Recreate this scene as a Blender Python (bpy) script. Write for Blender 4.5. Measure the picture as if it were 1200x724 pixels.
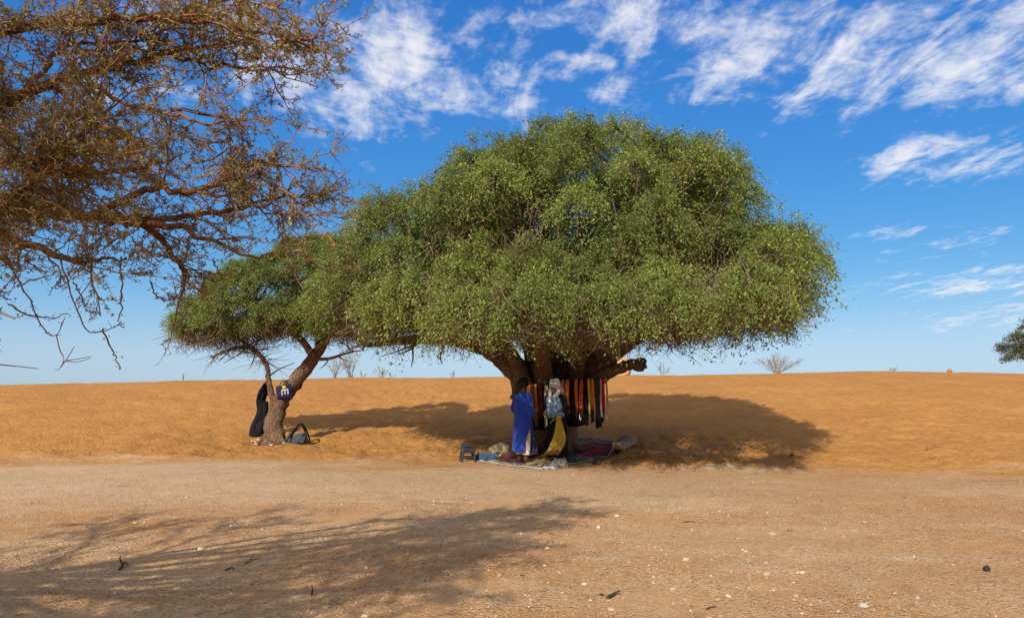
import bpy, bmesh, math
import numpy as np
from mathutils import Vector, Matrix

# ------------------------------------------------------------------ reset
for o in list(bpy.data.objects):
    bpy.data.objects.remove(o, do_unlink=True)
scene = bpy.context.scene
COL = scene.collection
R_ = math.radians

# ------------------------------------------------------------------ camera
EYE = 1.6
FPX = 900.0                       # focal length in photo pixels (photo 1200 wide)
PITCH = math.atan(93.0 / FPX)     # eye level runs at row 455 of the photo
cam_d = bpy.data.cameras.new('camera')
cam_d.sensor_width = 36.0
cam_d.lens = 36.0 * FPX / 1200.0
cam_d.clip_start = 0.05
cam_d.clip_end = 8000.0
cam = bpy.data.objects.new('camera', cam_d)
COL.objects.link(cam)
cam.location = (0, 0, EYE)
cam.rotation_euler = (math.pi / 2 + PITCH, 0, 0)
scene.camera = cam

# ------------------------------------------------------------------ light
SUNV = Vector((-0.62, -1.66, 1.0)).normalized()      # towards the sun
ELEV = math.asin(SUNV.z)
AZ = math.atan2(SUNV.x, SUNV.y)
sun_d = bpy.data.lights.new('sun', 'SUN')
sun_d.energy = 3.65
sun_d.angle = R_(0.53)
sun_d.color = (1.0, 0.95, 0.86)
sun = bpy.data.objects.new('sun', sun_d)
COL.objects.link(sun)
sun.location = SUNV * 40
sun.rotation_euler = (-SUNV).to_track_quat('-Z', 'Y').to_euler()

scene.view_settings.view_transform = 'Standard'
scene.view_settings.look = 'None'
scene.view_settings.exposure = 0.77
scene.view_settings.gamma = 1.0
scene.view_settings.use_curve_mapping = False


def pix_dir(px, py):
    a = (px - 600.0) / FPX
    v = (362.0 - py) / FPX
    c, s = math.cos(PITCH), math.sin(PITCH)
    return a, c - s * v, s + c * v


def AT(px, py, Y):
    a, dy, dz = pix_dir(px, py)
    t = Y / dy
    return np.array((a * t, Y, EYE + dz * t))


class NT:
    """tiny node-tree helper"""
    def __init__(self, tree):
        self.t = tree
        tree.nodes.clear()

    def n(self, kind, **kw):
        nd = self.t.nodes.new(kind)
        ins = kw.pop('ins', {})
        for k, v in kw.items():
            setattr(nd, k, v)
        for k, v in ins.items():
            if isinstance(v, bpy.types.NodeSocket):
                self.t.links.new(v, nd.inputs[k])
            else:
                nd.inputs[k].default_value = v
        return nd

    def math(self, op, a, b=0.0, c=None, clamp=False):
        ins = {0: a, 1: b}
        if c is not None:
            ins[2] = c
        return self.n('ShaderNodeMath', operation=op, use_clamp=clamp, ins=ins).outputs[0]

    def mix(self, f, a, b, mode='MIX'):
        nd = self.n('ShaderNodeMix', data_type='RGBA', blend_type=mode)
        for s, v in ((nd.inputs[0], f), (nd.inputs[6], a), (nd.inputs[7], b)):
            if isinstance(v, bpy.types.NodeSocket):
                self.t.links.new(v, s)
            else:
                s.default_value = v if not isinstance(v, tuple) or len(v) == 4 else (*v, 1)
        return nd.outputs[2]

    def ramp(self, f, stops, interp='LINEAR'):
        nd = self.n('ShaderNodeValToRGB')
        cr = nd.color_ramp
        cr.interpolation = interp
        while len(cr.elements) < len(stops):
            cr.elements.new(0.5)
        for e, (p, c) in zip(cr.elements, stops):
            e.position = p
            e.color = (*c, 1) if len(c) == 3 else c
        self.t.links.new(f, nd.inputs[0])
        return nd.outputs[0]

    def smooth(self, x, lo, hi):
        nd = self.n('ShaderNodeMapRange', interpolation_type='SMOOTHSTEP',
                    ins={0: x, 1: lo, 2: hi, 3: 0.0, 4: 1.0})
        return nd.outputs[0]

    def noise(self, vec, scale, detail=4.0, rough=0.55, dist=0.0):
        nd = self.n('ShaderNodeTexNoise', ins={'Vector': vec, 'Scale': scale, 'Detail': detail,
                                               'Roughness': rough, 'Distortion': dist})
        return nd.outputs['Fac']


# ------------------------------------------------------------------ sky with cirrus
world = bpy.data.worlds.new('World')
scene.world = world
world.use_nodes = True
N = NT(world.node_tree)
sky = N.n('ShaderNodeTexSky', sky_type='NISHITA', sun_disc=False)
sky.sun_elevation = ELEV
sky.sun_rotation = AZ
sky.altitude = 700.0
sky.air_density = 1.0
sky.dust_density = 0.25
sky.ozone_density = 1.8
tc = N.n('ShaderNodeTexCoord')
sep = N.n('ShaderNodeSeparateXYZ', ins={0: tc.outputs['Generated']})
zc = N.math('ADD', N.math('MAXIMUM', sep.outputs[2], 0.0), 0.10)
U = N.math('DIVIDE', sep.outputs[0], zc)
V = N.math('DIVIDE', sep.outputs[1], zc)


def cloud_uv(px, py):
    d = Vector(pix_dir(px, py)).normalized()
    return d.x / (d.z + 0.10), d.y / (d.z + 0.10)


def uv_vec(rot, sx, sy):
    c, s = math.cos(rot), math.sin(rot)
    a = N.math('ADD', N.math('MULTIPLY', U, c * sx), N.math('MULTIPLY', V, s * sx))
    b = N.math('ADD', N.math('MULTIPLY', U, -s * sy), N.math('MULTIPLY', V, c * sy))
    return N.n('ShaderNodeCombineXYZ', ins={0: a, 1: b, 2: 0.37}).outputs[0]


# streaks of high cloud: each patch is an ellipse on the cloud layer (centre, end point, half width, strength)
patches = [((262, 20), (430, 128), .24, .95), ((385, 15), (500, 70), .13, .9), ((400, 65), (560, 125), .16, 1.0), ((300, 90), (420, 125), .16, .9),
           ((500, 95), (610, 128), .10, .9), ((560, 70), (550, 20), .07, .7), ((590, 125), (600, 60), .08, .9),
           ((610, 40), (630, -10), .10, .75), ((650, 70), (720, 72), .05, .8), ((705, 118), (712, 100), .05, .9),
           ((720, 10), (830, 50), .16, 1.0), ((660, 95), (640, 70), .05, .6), ((870, 95), (985, 10), .21, 1.0),
           ((930, 110), (1090, 40), .21, 1.0), ((960, 135), (1010, 125), .06, .7), ((1060, 100), (1110, 60), .12, .8),
           ((1130, 110), (1200, 30), .17, .95), ((1040, 200), (1110, 170), .15, .95), ((1080, 205), (1210, 180), .15, .95),
           ((1090, 340), (1240, 325), .34, .85), ((1030, 275), (1080, 270), .12, .65), ((1110, 375), (1230, 372), .5, .7),
           ((1070, 300), (1180, 270), .2, .55), ((930, 388), (990, 385), .4, .3), ((785, 95), (860, 105), .06, .6),
           ((888, 160), (893, 156), .03, .7), ((1150, 20), (1230, -20), .15, .8), ((470, 5), (520, -15), .1, .6),
           ((830, 400), (900, 395), .3, .2), ((100, 120), (200, 60), .2, .6), ((1190, 110), (1210, 100), .08, .8)]
cover = None
for (p0, p1, hw, st) in patches:
    a = np.array(cloud_uv(*p0)); b = np.array(cloud_uv(*p1))
    m = (a + b) / 2; d = b - a; L = np.linalg.norm(d) / 2 + hw * 0.6; d /= np.linalg.norm(d)
    du = N.math('SUBTRACT', U, float(m[0])); dv = N.math('SUBTRACT', V, float(m[1]))
    al = N.math('ADD', N.math('MULTIPLY', du, float(d[0] / L)), N.math('MULTIPLY', dv, float(d[1] / L)))
    ac = N.math('ADD', N.math('MULTIPLY', du, float(-d[1] / hw)), N.math('MULTIPLY', dv, float(d[0] / hw)))
    q = N.math('ADD', N.math('MULTIPLY', al, al), N.math('MULTIPLY', ac, ac))
    g = N.math('MULTIPLY', N.math('DIVIDE', 1.0, N.math('ADD', 1.0, N.math('MULTIPLY', q, N.math('ADD', 0.35, N.math('MULTIPLY', q, 0.4))))), st)
    cover = g if cover is None else N.math('MAXIMUM', cover, g)
# unseen cirrus beyond the view, its cover raised to lift and neutralise fill light
far_n = N.noise(uv_vec(0.0, 1.2, 0.5), 1.0, 2.0)
far_c = N.smooth(far_n, 0.24, 0.44)
au = N.math('ABSOLUTE', U)
inframe = N.math('MULTIPLY', N.smooth(V, 1.25, 1.6), N.math('SUBTRACT', 1.0, N.smooth(N.math('DIVIDE', au, N.math('MAXIMUM', V, 0.1)), 0.68, 0.85)))
cover = N.math('MAXIMUM', cover, N.math('MULTIPLY', far_c, N.math('MULTIPLY', N.math('SUBTRACT', 1.0, inframe), 1.1)))
n1 = N.noise(uv_vec(0.06, 5.5, 1.6), 1.0, 9.0, 0.60, 1.2)
n2 = N.noise(uv_vec(0.3, 1.0, 0.8), 7.0, 9.0, 0.62, 0.6)
n3 = N.noise(uv_vec(-0.2, 1.0, 0.7), 19.0, 7.0, 0.65, 0.3)
tex = N.math('ADD', N.math('MULTIPLY', n1, 0.40), N.math('ADD', N.math('MULTIPLY', n2, 0.38), N.math('MULTIPLY', n3, 0.22)))
tex = N.smooth(tex, 0.33, 0.67)
dens = N.math('ADD', N.math('MULTIPLY', cover, 1.10), N.math('SUBTRACT', N.math('MULTIPLY', tex, 1.30), 1.18))
dens = N.smooth(dens, -0.05, 1.25)
dens = N.math('MULTIPLY', dens, N.smooth(sep.outputs[2], 0.0, 0.08))
dens = N.math('MULTIPLY', dens, 0.92)
# grade of the sky: nearly even brightness, deep blue overhead paling towards the horizon
sk = N.n('ShaderNodeSeparateColor', ins={0: sky.outputs[0]})
sb = N.math('MAXIMUM', sk.outputs[2], 0.01)
r4 = N.math('POWER', N.math('DIVIDE', sk.outputs[0], sb), 4.0)
g4 = N.math('POWER', N.math('DIVIDE', sk.outputs[1], sb), 4.0)
rb = N.math('DIVIDE', N.math('MULTIPLY', r4, 0.64), N.math('ADD', r4, 0.115))
gb = N.math('DIVIDE', N.math('MULTIPLY', g4, 0.875), N.math('ADD', g4, 0.17))
bb = N.math('ADD', N.math('MULTIPLY', N.math('POWER', sb, 0.40), 1.76), N.math('MULTIPLY', N.math('MAXIMUM', N.math('SUBTRACT', sb, 12.0), 0.0), 0.4))     # the bright side towards the sun stays bright
skyc = N.n('ShaderNodeCombineColor', ins={0: N.math('MULTIPLY', rb, bb), 1: N.math('MULTIPLY', gb, bb), 2: bb}).outputs[0]
cl = N.mix(dens, skyc, (4.75, 4.7, 4.75, 1))
bg = N.n('ShaderNodeBackground', ins={'Color': cl, 'Strength': 0.12})
out = N.n('ShaderNodeOutputWorld')
N.t.links.new(bg.outputs[0], out.inputs[0])

scene.render.engine = 'CYCLES'
scene.cycles.max_bounces = 6
scene.cycles.transparent_max_bounces = 8
# ------------------------------------------------------------------ noise and terrain
_rs = np.random.default_rng(7)
_T = _rs.random((256, 256))


def vnoise(x, y):
    x = np.asarray(x, float); y = np.asarray(y, float)
    xi = np.floor(x).astype(int); yi = np.floor(y).astype(int)
    fx = x - xi; fy = y - yi
    fx = fx * fx * (3 - 2 * fx); fy = fy * fy * (3 - 2 * fy)
    g = lambda i, j: _T[(xi + i) % 256, (yi + j) % 256]
    return (g(0, 0) * (1 - fx) + g(1, 0) * fx) * (1 - fy) + (g(0, 1) * (1 - fx) + g(1, 1) * fx) * fy


def fbm(x, y, oct=4, gain=0.5):
    s = 0; a = 1; t = 0
    for i in range(oct):
        s = s + a * vnoise(x * 2 ** i + 17.3 * i, y * 2 ** i - 9.1 * i)
        t += a; a *= gain
    return s / t


def sstep(a, b, x):
    t = np.clip((x - a) / (b - a), 0, 1)
    return t * t * (3 - 2 * t)


FOOTX = [-60, -30, -11.3, -6, -2, 2, 6, 10, 30, 60]
FOOTY = [17.0, 17.0, 16.6, 17.2, 16.4, 15.8, 14.9, 14.4, 14.2, 14.2]
CRL = 24.0                       # foot to crest
CRX = [-80, -44, -26.7, -17.8, -8.9, 0, 11.1, 18.6, 26, 44, 80]
CRZ = [1.6, 1.66, 1.78, 1.99, 2.17, 2.24, 2.30, 2.47, 2.34, 2.2, 2.0]


def foot(x):
    return np.interp(x, FOOTX, FOOTY)


def ground_h(x, y):
    x = np.asarray(x, float); y = np.asarray(y, float)
    f = foot(x) + (fbm(x * 0.5, y * 0.0 + 3.3, 3) - 0.5) * 1.0
    cr = foot(x) + CRL
    zc = np.interp(x, CRX, CRZ) + (fbm(x * 0.22 + 7.7, x * 0 + 1.5, 3) - 0.5) * 0.16
    s = np.clip((y - f) / (cr - f), 0, 1)
    g = s ** 1.25 * (1.25 - 0.25 * s)
    d = y - cr
    after = np.where(d > 0, np.maximum(-0.045 * d - 0.004 * d * d * (d < 12) - (d >= 12) * 0.576, -zc - 0.0), 0)
    z = zc * np.where(s >= 1, 1, g) + np.where(d > 0, np.maximum(after, -zc), 0)
    dm = sstep(-0.3, 1.6, y - f)
    far = sstep(150, 60, np.hypot(x, y))
    # flat: broad swells and fine grit; dune: trampled hollows
    z = z + (1 - dm) * far * ((fbm(x * 0.45, y * 0.45, 3) - 0.5) * 0.07 + (fbm(x * 5, y * 5, 3) - 0.5) * 0.022)
    crest = 1 - 0.75 * sstep(14, 23, y - f)
    tr = np.abs(fbm(x * 2.1 + 5, y * 1.7, 3) - 0.5) * 2
    z = z + dm * far * crest * ((fbm(x * 0.7, y * 0.6, 2) - 0.5) * 0.10 + (0.25 - tr) * 0.15 + (fbm(x * 4.5, y * 3.5, 2) - 0.5) * 0.08)
    return z


def GZ(x, y):
    return float(ground_h(np.array([x]), np.array([y]))[0])


def GP(px, py):
    """point where the ray through a photo pixel meets the ground"""
    a, dy, dz = pix_dir(px, py)
    ys = np.arange(3.0, 60, 0.02)
    t = ys / dy
    zz = EYE + dz * t
    below = np.nonzero(zz <= ground_h(a * t, ys))[0]
    k = below[0] if len(below) else len(ys) - 1
    return np.array((a * t[k], ys[k], GZ(a * t[k], ys[k])))


# ------------------------------------------------------------------ mesh helpers
def mesh_from(name, V, faces, smooth=True, fattr=None, vattr=None, mats=(), midx=None):
    me = bpy.data.meshes.new(name)
    V = np.asarray(V, np.float32)
    faces = [np.asarray(f, np.int32) for f in faces if len(f)]
    loops = np.concatenate([f.ravel() for f in faces])
    sizes = np.concatenate([np.full(len(f), f.shape[1], np.int32) for f in faces])
    starts = np.concatenate(([0], np.cumsum(sizes)[:-1])).astype(np.int32)
    me.vertices.add(len(V)); me.vertices.foreach_set('co', V.ravel())
    me.loops.add(len(loops)); me.loops.foreach_set('vertex_index', loops)
    me.polygons.add(len(sizes)); me.polygons.foreach_set('loop_start', starts)
    me.polygons.foreach_set('loop_total', sizes)
    me.polygons.foreach_set('use_smooth', np.full(len(sizes), smooth, bool))
    for m in mats:
        me.materials.append(m)
    if midx is not None:
        me.polygons.foreach_set('material_index', np.asarray(midx, np.int32))
    me.update(calc_edges=True)
    for k, v in (fattr or {}).items():
        me.attributes.new(k, 'FLOAT', 'FACE').data.foreach_set('value', np.asarray(v, np.float32))
    for k, v in (vattr or {}).items():
        me.attributes.new(k, 'FLOAT', 'POINT').data.foreach_set('value', np.asarray(v, np.float32))
    return me


class MB:
    def __init__(self):
        self.V = []; self.F = {3: [], 4: []}; self.A = {3: [], 4: []}; self.n = 0

    def add(self, V, F, a=0.5):
        V = np.asarray(V, float).reshape(-1, 3); F = np.asarray(F, int)
        k = F.shape[1]
        self.V.append(V); self.F[k].append(F + self.n)
        self.A[k].append(np.broadcast_to(np.asarray(a, float), (len(F),)).copy())
        self.n += len(V)

    def tubes(self, P, Rr, sides=4, a=0.5, cap=False, flute=0.0, seed=0):
        """P (N,K,3) centre lines, Rr (N,K) radii"""
        P = np.asarray(P, float); Rr = np.asarray(Rr, float)
        Nn, K, _ = P.shape
        T = np.gradient(P, axis=1)
        T /= np.linalg.norm(T, axis=2, keepdims=True) + 1e-9
        mean = T.mean(axis=1)
        ref = np.where(np.abs(mean[:, 2:3]) > 0.75, np.array([[1.0, 0.2, 0]]), np.array([[0.0, 0.1, 1.0]]))
        A = np.cross(T, ref[:, None, :]); A /= np.linalg.norm(A, axis=2, keepdims=True) + 1e-9
        B = np.cross(T, A)
        th = np.arange(sides) / sides * 2 * np.pi
        rr = Rr[:, :, None] * np.ones(sides)
        if flute:
            kk = np.arange(K)[None, :, None]
            rr = rr * (1 + flute * (np.sin(3 * th + kk * 0.35 + seed) * 0.5 + np.sin(5 * th - kk * 0.25 + 2 * seed) * 0.4
                                    + np.sin(2 * th + kk * 0.22 + seed) * 0.4 + np.sin(kk * 0.6 + th + seed) * 0.2))
        ring = P[:, :, None, :] + rr[..., None] * (np.cos(th)[:, None] * A[:, :, None, :] + np.sin(th)[:, None] * B[:, :, None, :])
        V = ring.reshape(-1, 3)
        i = np.arange(Nn)[:, None, None] * (K * sides); k = np.arange(K - 1)[None, :, None] * sides; s = np.arange(sides)[None, None, :]
        s2 = (s + 1) % sides
        F = np.stack(np.broadcast_arrays(i + k + s, i + k + s2, i + k + sides + s2, i + k + sides + s), -1).reshape(-1, 4)
        aa = np.asarray(a, float)
        aa = np.repeat(aa, (K - 1) * sides) if aa.ndim else aa
        self.add(V, F, aa)
        if cap:
            for end in (0, K - 1):
                c = P[:, end, :]
                idx0 = self.n
                rim = ring[:, end].reshape(-1, 3)
                VV = np.concatenate([rim, c + (T[:, end] * Rr[:, end, None] * 0.25 * (1 if end else -1))])
                ii = np.arange(Nn)[:, None] * sides; ss = np.arange(sides)[None, :]; s22 = (ss + 1) % sides
                cc = Nn * sides + np.arange(Nn)[:, None] + ss * 0
                tri = np.stack([ii + ss, ii + s22, cc], -1).reshape(-1, 3) if end else np.stack([ii + s22, ii + ss, cc], -1).reshape(-1, 3)
                self.add(VV, tri, 0.5)

    def box(self, c, size, rotz=0.0, a=0.5, bevel=0.0):
        bm = bmesh.new()
        bmesh.ops.create_cube(bm, size=1.0)
        bmesh.ops.scale(bm, vec=Vector(size), verts=bm.verts)
        if bevel:
            bmesh.ops.bevel(bm, geom=list(bm.edges), offset=bevel, segments=1, affect='EDGES')
        bmesh.ops.rotate(bm, cent=(0, 0, 0), matrix=Matrix.Rotation(rotz, 3, 'Z'), verts=bm.verts)
        bmesh.ops.translate(bm, vec=Vector(c), verts=bm.verts)
        bmesh.ops.triangulate(bm, faces=bm.faces)
        bm.verts.index_update()
        self.add([v.co[:] for v in bm.verts], [[v.index for v in f.verts] for f in bm.faces], a)
        bm.free()

    def sheet(self, G, a=None):
        """G (m,n,3) grid of points"""
        G = np.asarray(G, float); m, n, _ = G.shape
        i = np.arange(m - 1)[:, None] * n; j = np.arange(n - 1)[None, :]
        F = np.stack(np.broadcast_arrays(i + j, i + j + 1, i + n + j + 1, i + n + j), -1).reshape(-1, 4)
        self.add(G.reshape(-1, 3), F, 0.5 if a is None else a)

    def leaves(self, C, D, Nn, L, W, a):
        D = D / (np.linalg.norm(D, axis=1, keepdims=True) + 1e-9)
        S = np.cross(D, Nn); S /= np.linalg.norm(S, axis=1, keepdims=True) + 1e-9
        Lc = np.asarray(L)[:, None]; Wc = np.asarray(W)[:, None]
        v0 = C; v1 = C + D * Lc * 0.45 + S * Wc * 0.5; v2 = C + D * Lc; v3 = C + D * Lc * 0.45 - S * Wc * 0.5
        V = np.stack([v0, v1, v2, v3], 1).reshape(-1, 3)
        F = np.arange(len(C) * 4).reshape(-1, 4)
        self.add(V, F, a)

    def leaflets(self, C, D, Nn, L, W, a):
        D = D / (np.linalg.norm(D, axis=1, keepdims=True) + 1e-9)
        S = np.cross(D, Nn); S /= np.linalg.norm(S, axis=1, keepdims=True) + 1e-9
        Lc = np.asarray(L)[:, None]; Wc = np.asarray(W)[:, None]
        V = np.stack([C, C + D * Lc + S * Wc * 0.5, C + D * Lc * 0.8 - S * Wc * 0.5], 1).reshape(-1, 3)
        self.add(V, np.arange(len(C) * 3).reshape(-1, 3), a)

    def build(self, name, mat, parent=None, smooth=True, kind=None, origin=None):
        V = np.concatenate(self.V)
        if origin is not None:
            V = V - np.asarray(origin)
        fs = []; at = []
        for k in (3, 4):
            if self.F[k]:
                fs.append(np.concatenate(self.F[k])); at.append(np.concatenate(self.A[k]))
        me = mesh_from(name, V, fs, smooth, {'rnd': np.concatenate(at)}, mats=[mat])
        o = bpy.data.objects.new(name, me)
        COL.objects.link(o)
        if parent is not None:
            o.parent = parent
        elif origin is not None:
            o.location = origin
        if kind:
            o['kind'] = kind
        return o


def tag(o, label, cat, group=None):
    o['label'] = label; o['category'] = cat
    if group:
        o['group'] = group
    return o


def empty(name, loc):
    e = bpy.data.objects.new(name, None)
    e.empty_display_size = 0.2
    e.location = loc
    COL.objects.link(e)
    return e


def crom(pts, n):
    """Catmull-Rom through rows of pts (any dimension)"""
    P = np.asarray(pts, float)
    P = np.vstack([2 * P[0] - P[1], P, 2 * P[-1] - P[-2]])
    m = len(P) - 3
    t = np.linspace(0, m - 1e-6, n)
    i = t.astype(int); f = (t - i)[:, None]
    p0, p1, p2, p3 = P[i], P[i + 1], P[i + 2], P[i + 3]
    return 0.5 * (2 * p1 + (p2 - p0) * f + (2 * p0 - 5 * p1 + 4 * p2 - p3) * f ** 2 + (3 * p1 - p0 - 3 * p2 + p3) * f ** 3)


# ------------------------------------------------------------------ materials
def new_mat(name):
    m = bpy.data.materials.new(name)
    m.use_nodes = True
    return m, NT(m.node_tree)


def finish(n, col, rough=0.9, bump=None, bstr=0.5, bdist=0.02, spec=0.2, transl=None, sheen=0.0):
    b = n.n('ShaderNodeBsdfPrincipled', ins={'Roughness': rough, 'Specular IOR Level': spec})
    if isinstance(col, bpy.types.NodeSocket):
        n.t.links.new(col, b.inputs['Base Color'])
    else:
        b.inputs['Base Color'].default_value = (*col, 1)
    if sheen:
        b.inputs['Sheen Weight'].default_value = sheen
    if bump is not None:
        bp = n.n('ShaderNodeBump', ins={'Height': bump, 'Strength': bstr, 'Distance': bdist})
        n.t.links.new(bp.outputs[0], b.inputs['Normal'])
    o = n.n('ShaderNodeOutputMaterial')
    sh = b.outputs[0]
    if transl:
        tr = n.n('ShaderNodeBsdfTranslucent')
        n.t.links.new(col, tr.inputs[0])
        mx = n.n('ShaderNodeMixShader', ins={0: transl, 1: sh, 2: tr.outputs[0]})
        sh = mx.outputs[0]
    n.t.links.new(sh, o.inputs[0])


def plain(name, col, rough=0.85, var=0.25, scale=12.0, bstr=0.3, spec=0.2):
    m, n = new_mat(name)
    tcn = n.n('ShaderNodeTexCoord').outputs['Object']
    f = n.noise(tcn, scale, 5.0, 0.6)
    lo = tuple(c * (1 - var) for c in col); hi = tuple(min(1, c * (1 + var)) for c in col)
    finish(n, n.ramp(f, [(0.3, lo), (0.7, hi)]), rough, f, bstr, 0.01, spec)
    return m


def leaf_mat(name, stops, transl=0.3, rough=0.55, spec=0.25):
    m, n = new_mat(name)
    a = n.n('ShaderNodeAttribute', attribute_name='rnd').outputs['Fac']
    finish(n, n.ramp(a, stops), rough, spec=spec, transl=transl)
    return m


def twig_mat(name, c0, c1, rough=0.9):
    m, n = new_mat(name)
    a = n.n('ShaderNodeAttribute', attribute_name='rnd').outputs['Fac']
    tcn = n.n('ShaderNodeTexCoord').outputs['Object']
    f = n.noise(tcn, 9.0, 3.0)
    c = n.ramp(a, [(0.0, c0), (1.0, c1)])
    c = n.mix(n.math('MULTIPLY', f, 0.5), c, tuple(x * 0.6 for x in c0))
    finish(n, c, rough)
    return m


def bark_mat(name, dark, mid, pale, zs=0.35):
    m, n = new_mat(name)
    tcn = n.n('ShaderNodeTexCoord').outputs['Object']
    mp = n.n('ShaderNodeMapping', ins={0: tcn, 3: (1, 1, zs)}).outputs[0]
    f1 = n.noise(mp, 16.0, 8.0, 0.65, 1.2)
    f2 = n.noise(tcn, 2.2, 4.0)
    vo = n.n('ShaderNodeTexVoronoi', feature='DISTANCE_TO_EDGE', ins={'Vector': mp, 'Scale': 13.0}).outputs['Distance']
    c = n.ramp(f1, [(0.3, dark), (0.55, mid), (0.75, pale)])
    c = n.mix(n.math('MULTIPLY', n.smooth(f2, 0.4, 0.7), 0.5), c, pale)
    h = n.math('ADD', f1, n.math('MULTIPLY', n.smooth(vo, 0.0, 0.12), 0.6))
    finish(n, c, 0.92, h, 0.9, 0.04, 0.15)
    return m


# ------------------------------------------------------------------ ground sheet
def axis(step, lo, hi, far):
    out = [0.0]
    x = 0.0
    while x < hi:
        x += step(x); out.append(x)
    while x < far:
        x += max(step(x), 0.16 * x); out.append(x)
    pos = np.array(out)
    neg = [0.0]; x = 0.0
    while x < lo:
        x += step(x); neg.append(x)
    while x < far:
        x += max(step(x), 0.16 * x); neg.append(x)
    return np.concatenate([-np.array(neg)[:0:-1], pos])


gx = axis(lambda x: 0.068 + 0.0098 * max(x - 3, 0), 29.0, 29.0, 3500.0)
gy_f = []
y = 2.6
while y < 42:
    gy_f.append(y); y += 0.022 + 0.0072 * y
while y < 3500:
    gy_f.append(y); y += max(0.2, 0.09 * (y - 39))
gy_b = []
y = 2.2
st = 0.3
while y > -3500:
    gy_b.append(y); y -= st; st *= 1.3
gy = np.array(gy_b[::-1] + gy_f)
XX, YY = np.meshgrid(gx, gy)
ZZ = ground_h(XX, YY)
Vg = np.stack([XX, YY, ZZ], -1).reshape(-1, 3)
nx = len(gx); ny = len(gy)
ii = np.arange(ny - 1)[:, None] * nx; jj = np.arange(nx - 1)[None, :]
Fg = np.stack([ii + jj, ii + jj + 1, ii + nx + jj + 1, ii + nx + jj], -1).reshape(-1, 4)
edge = (fbm(XX * 0.5, YY * 0.9, 5, 0.6) - 0.5) * 4.2
dune_mask = sstep(-1.1, 1.3, YY - foot(XX) + edge)

gm, n = new_mat('ground_sand_and_gravel')
pos = n.n('ShaderNodeNewGeometry').outputs['Position']
dm = n.n('ShaderNodeAttribute', attribute_name='dune').outputs['Fac']
big = n.noise(pos, 0.28, 5.0, 0.6, 0.4)
mp_x = n.n('ShaderNodeMapping', ins={0: pos, 3: (0.30, 1.0, 1.0)}).outputs[0]
streak = n.noise(mp_x, 0.75, 6.0, 0.6, 0.5)
midn = n.noise(pos, 2.6, 7.0, 0.66)
fine = n.noise(pos, 34.0, 6.0, 0.7)
grit = n.n('ShaderNodeTexVoronoi', feature='F1', ins={'Vector': pos, 'Scale': 26.0, 'Randomness': 1.0})
grit2 = n.n('ShaderNodeTexVoronoi', feature='F1', ins={'Vector': pos, 'Scale': 60.0, 'Randomness': 1.0})
# stony flat
sepp = n.n('ShaderNodeSeparateXYZ', ins={0: pos})
flat = n.ramp(streak, [(0.30, (0.45, 0.218, 0.085)), (0.46, (0.56, 0.300, 0.130)), (0.60, (0.62, 0.368, 0.180)), (0.74, (0.69, 0.465, 0.26))])
flat = n.mix(n.math('MULTIPLY', n.smooth(big, 0.45, 0.66), 0.75), flat, (0.54, 0.250, 0.090))
# pale beaten strip along the foot of the dune
strip = n.math('MULTIPLY', n.smooth(n.math('ADD', sepp.outputs[1], n.math('MULTIPLY', midn, 2.0)), 10.8, 13.0), n.math('SUBTRACT', 1.0, n.smooth(sepp.outputs[0], 0.0, 7.0)))
flat = n.mix(n.math('MULTIPLY', strip, 0.62), flat, (0.68, 0.465, 0.275))
flat = n.mix(n.math('MULTIPLY', n.smooth(midn, 0.5, 0.72), 0.45), flat, (0.56, 0.39, 0.225))
flat = n.mix(n.math('MULTIPLY', n.smooth(midn, 0.5, 0.30), 0.45), flat, (0.27, 0.135, 0.06))
# pale limey crust on the right
mp_c = n.n('ShaderNodeMapping', ins={0: pos, 3: (0.45, 1.5, 1.0)}).outputs[0]
crn = n.noise(mp_c, 0.9, 7.0, 0.62, 0.8)
crust = n.math('MULTIPLY', n.math('SUBTRACT', 1.0, n.smooth(n.math('ABSOLUTE', n.math('SUBTRACT', crn, 0.5)), 0.0, 0.022)), n.smooth(midn, 0.42, 0.6))
flat = n.mix(n.math('MULTIPLY', crust, 0.6), flat, (0.62, 0.47, 0.31))
stone_c = n.ramp(grit.outputs['Color'], [(0.2, (0.20, 0.105, 0.05)), (0.5, (0.42, 0.26, 0.14)), (0.8, (0.66, 0.51, 0.34))])
gsel = n.math('MULTIPLY', n.smooth(grit.outputs['Distance'], 0.42, 0.22), n.smooth(n.noise(pos, 1.3, 4.0), 0.34, 0.56))
flat = n.mix(n.math('MULTIPLY', gsel, 0.8), flat, stone_c)
flat = n.mix(n.math('MULTIPLY', n.smooth(fine, 0.45, 0.70), 0.55), flat, (0.66, 0.455, 0.24))
flat = n.mix(n.math('MULTIPLY', n.smooth(fine, 0.5, 0.30), 0.65), flat, (0.26, 0.13, 0.05))  # dark specks: shade of the small pits painted into the colour
# dune
dn = n.ramp(n.noise(pos, 0.5, 5.0), [(0.35, (0.365, 0.160, 0.040)), (0.65, (0.42, 0.194, 0.050))])
dn = n.mix(n.math('MULTIPLY', n.smooth(midn, 0.55, 0.3), 0.30), dn, (0.29, 0.125, 0.036))
dn = n.mix(n.math('MULTIPLY', n.smooth(fine, 0.4, 0.7), 0.2), dn, (0.44, 0.235, 0.085))
col = n.mix(dm, flat, dn)
hf = n.math('ADD', n.math('MULTIPLY', gsel, 0.9), n.math('ADD', n.math('MULTIPLY', fine, 1.1), n.math('MULTIPLY', midn, 1.0)))
hf = n.math('ADD', hf, n.math('MULTIPLY', n.smooth(grit2.outputs['Distance'], 0.5, 0.1), 0.25))
dent = n.noise(pos, 3.6, 4.0, 0.6, 1.4)
hd = n.math('ADD', n.math('MULTIPLY', dent, 2.4), n.math('MULTIPLY', fine, 0.25))
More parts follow.
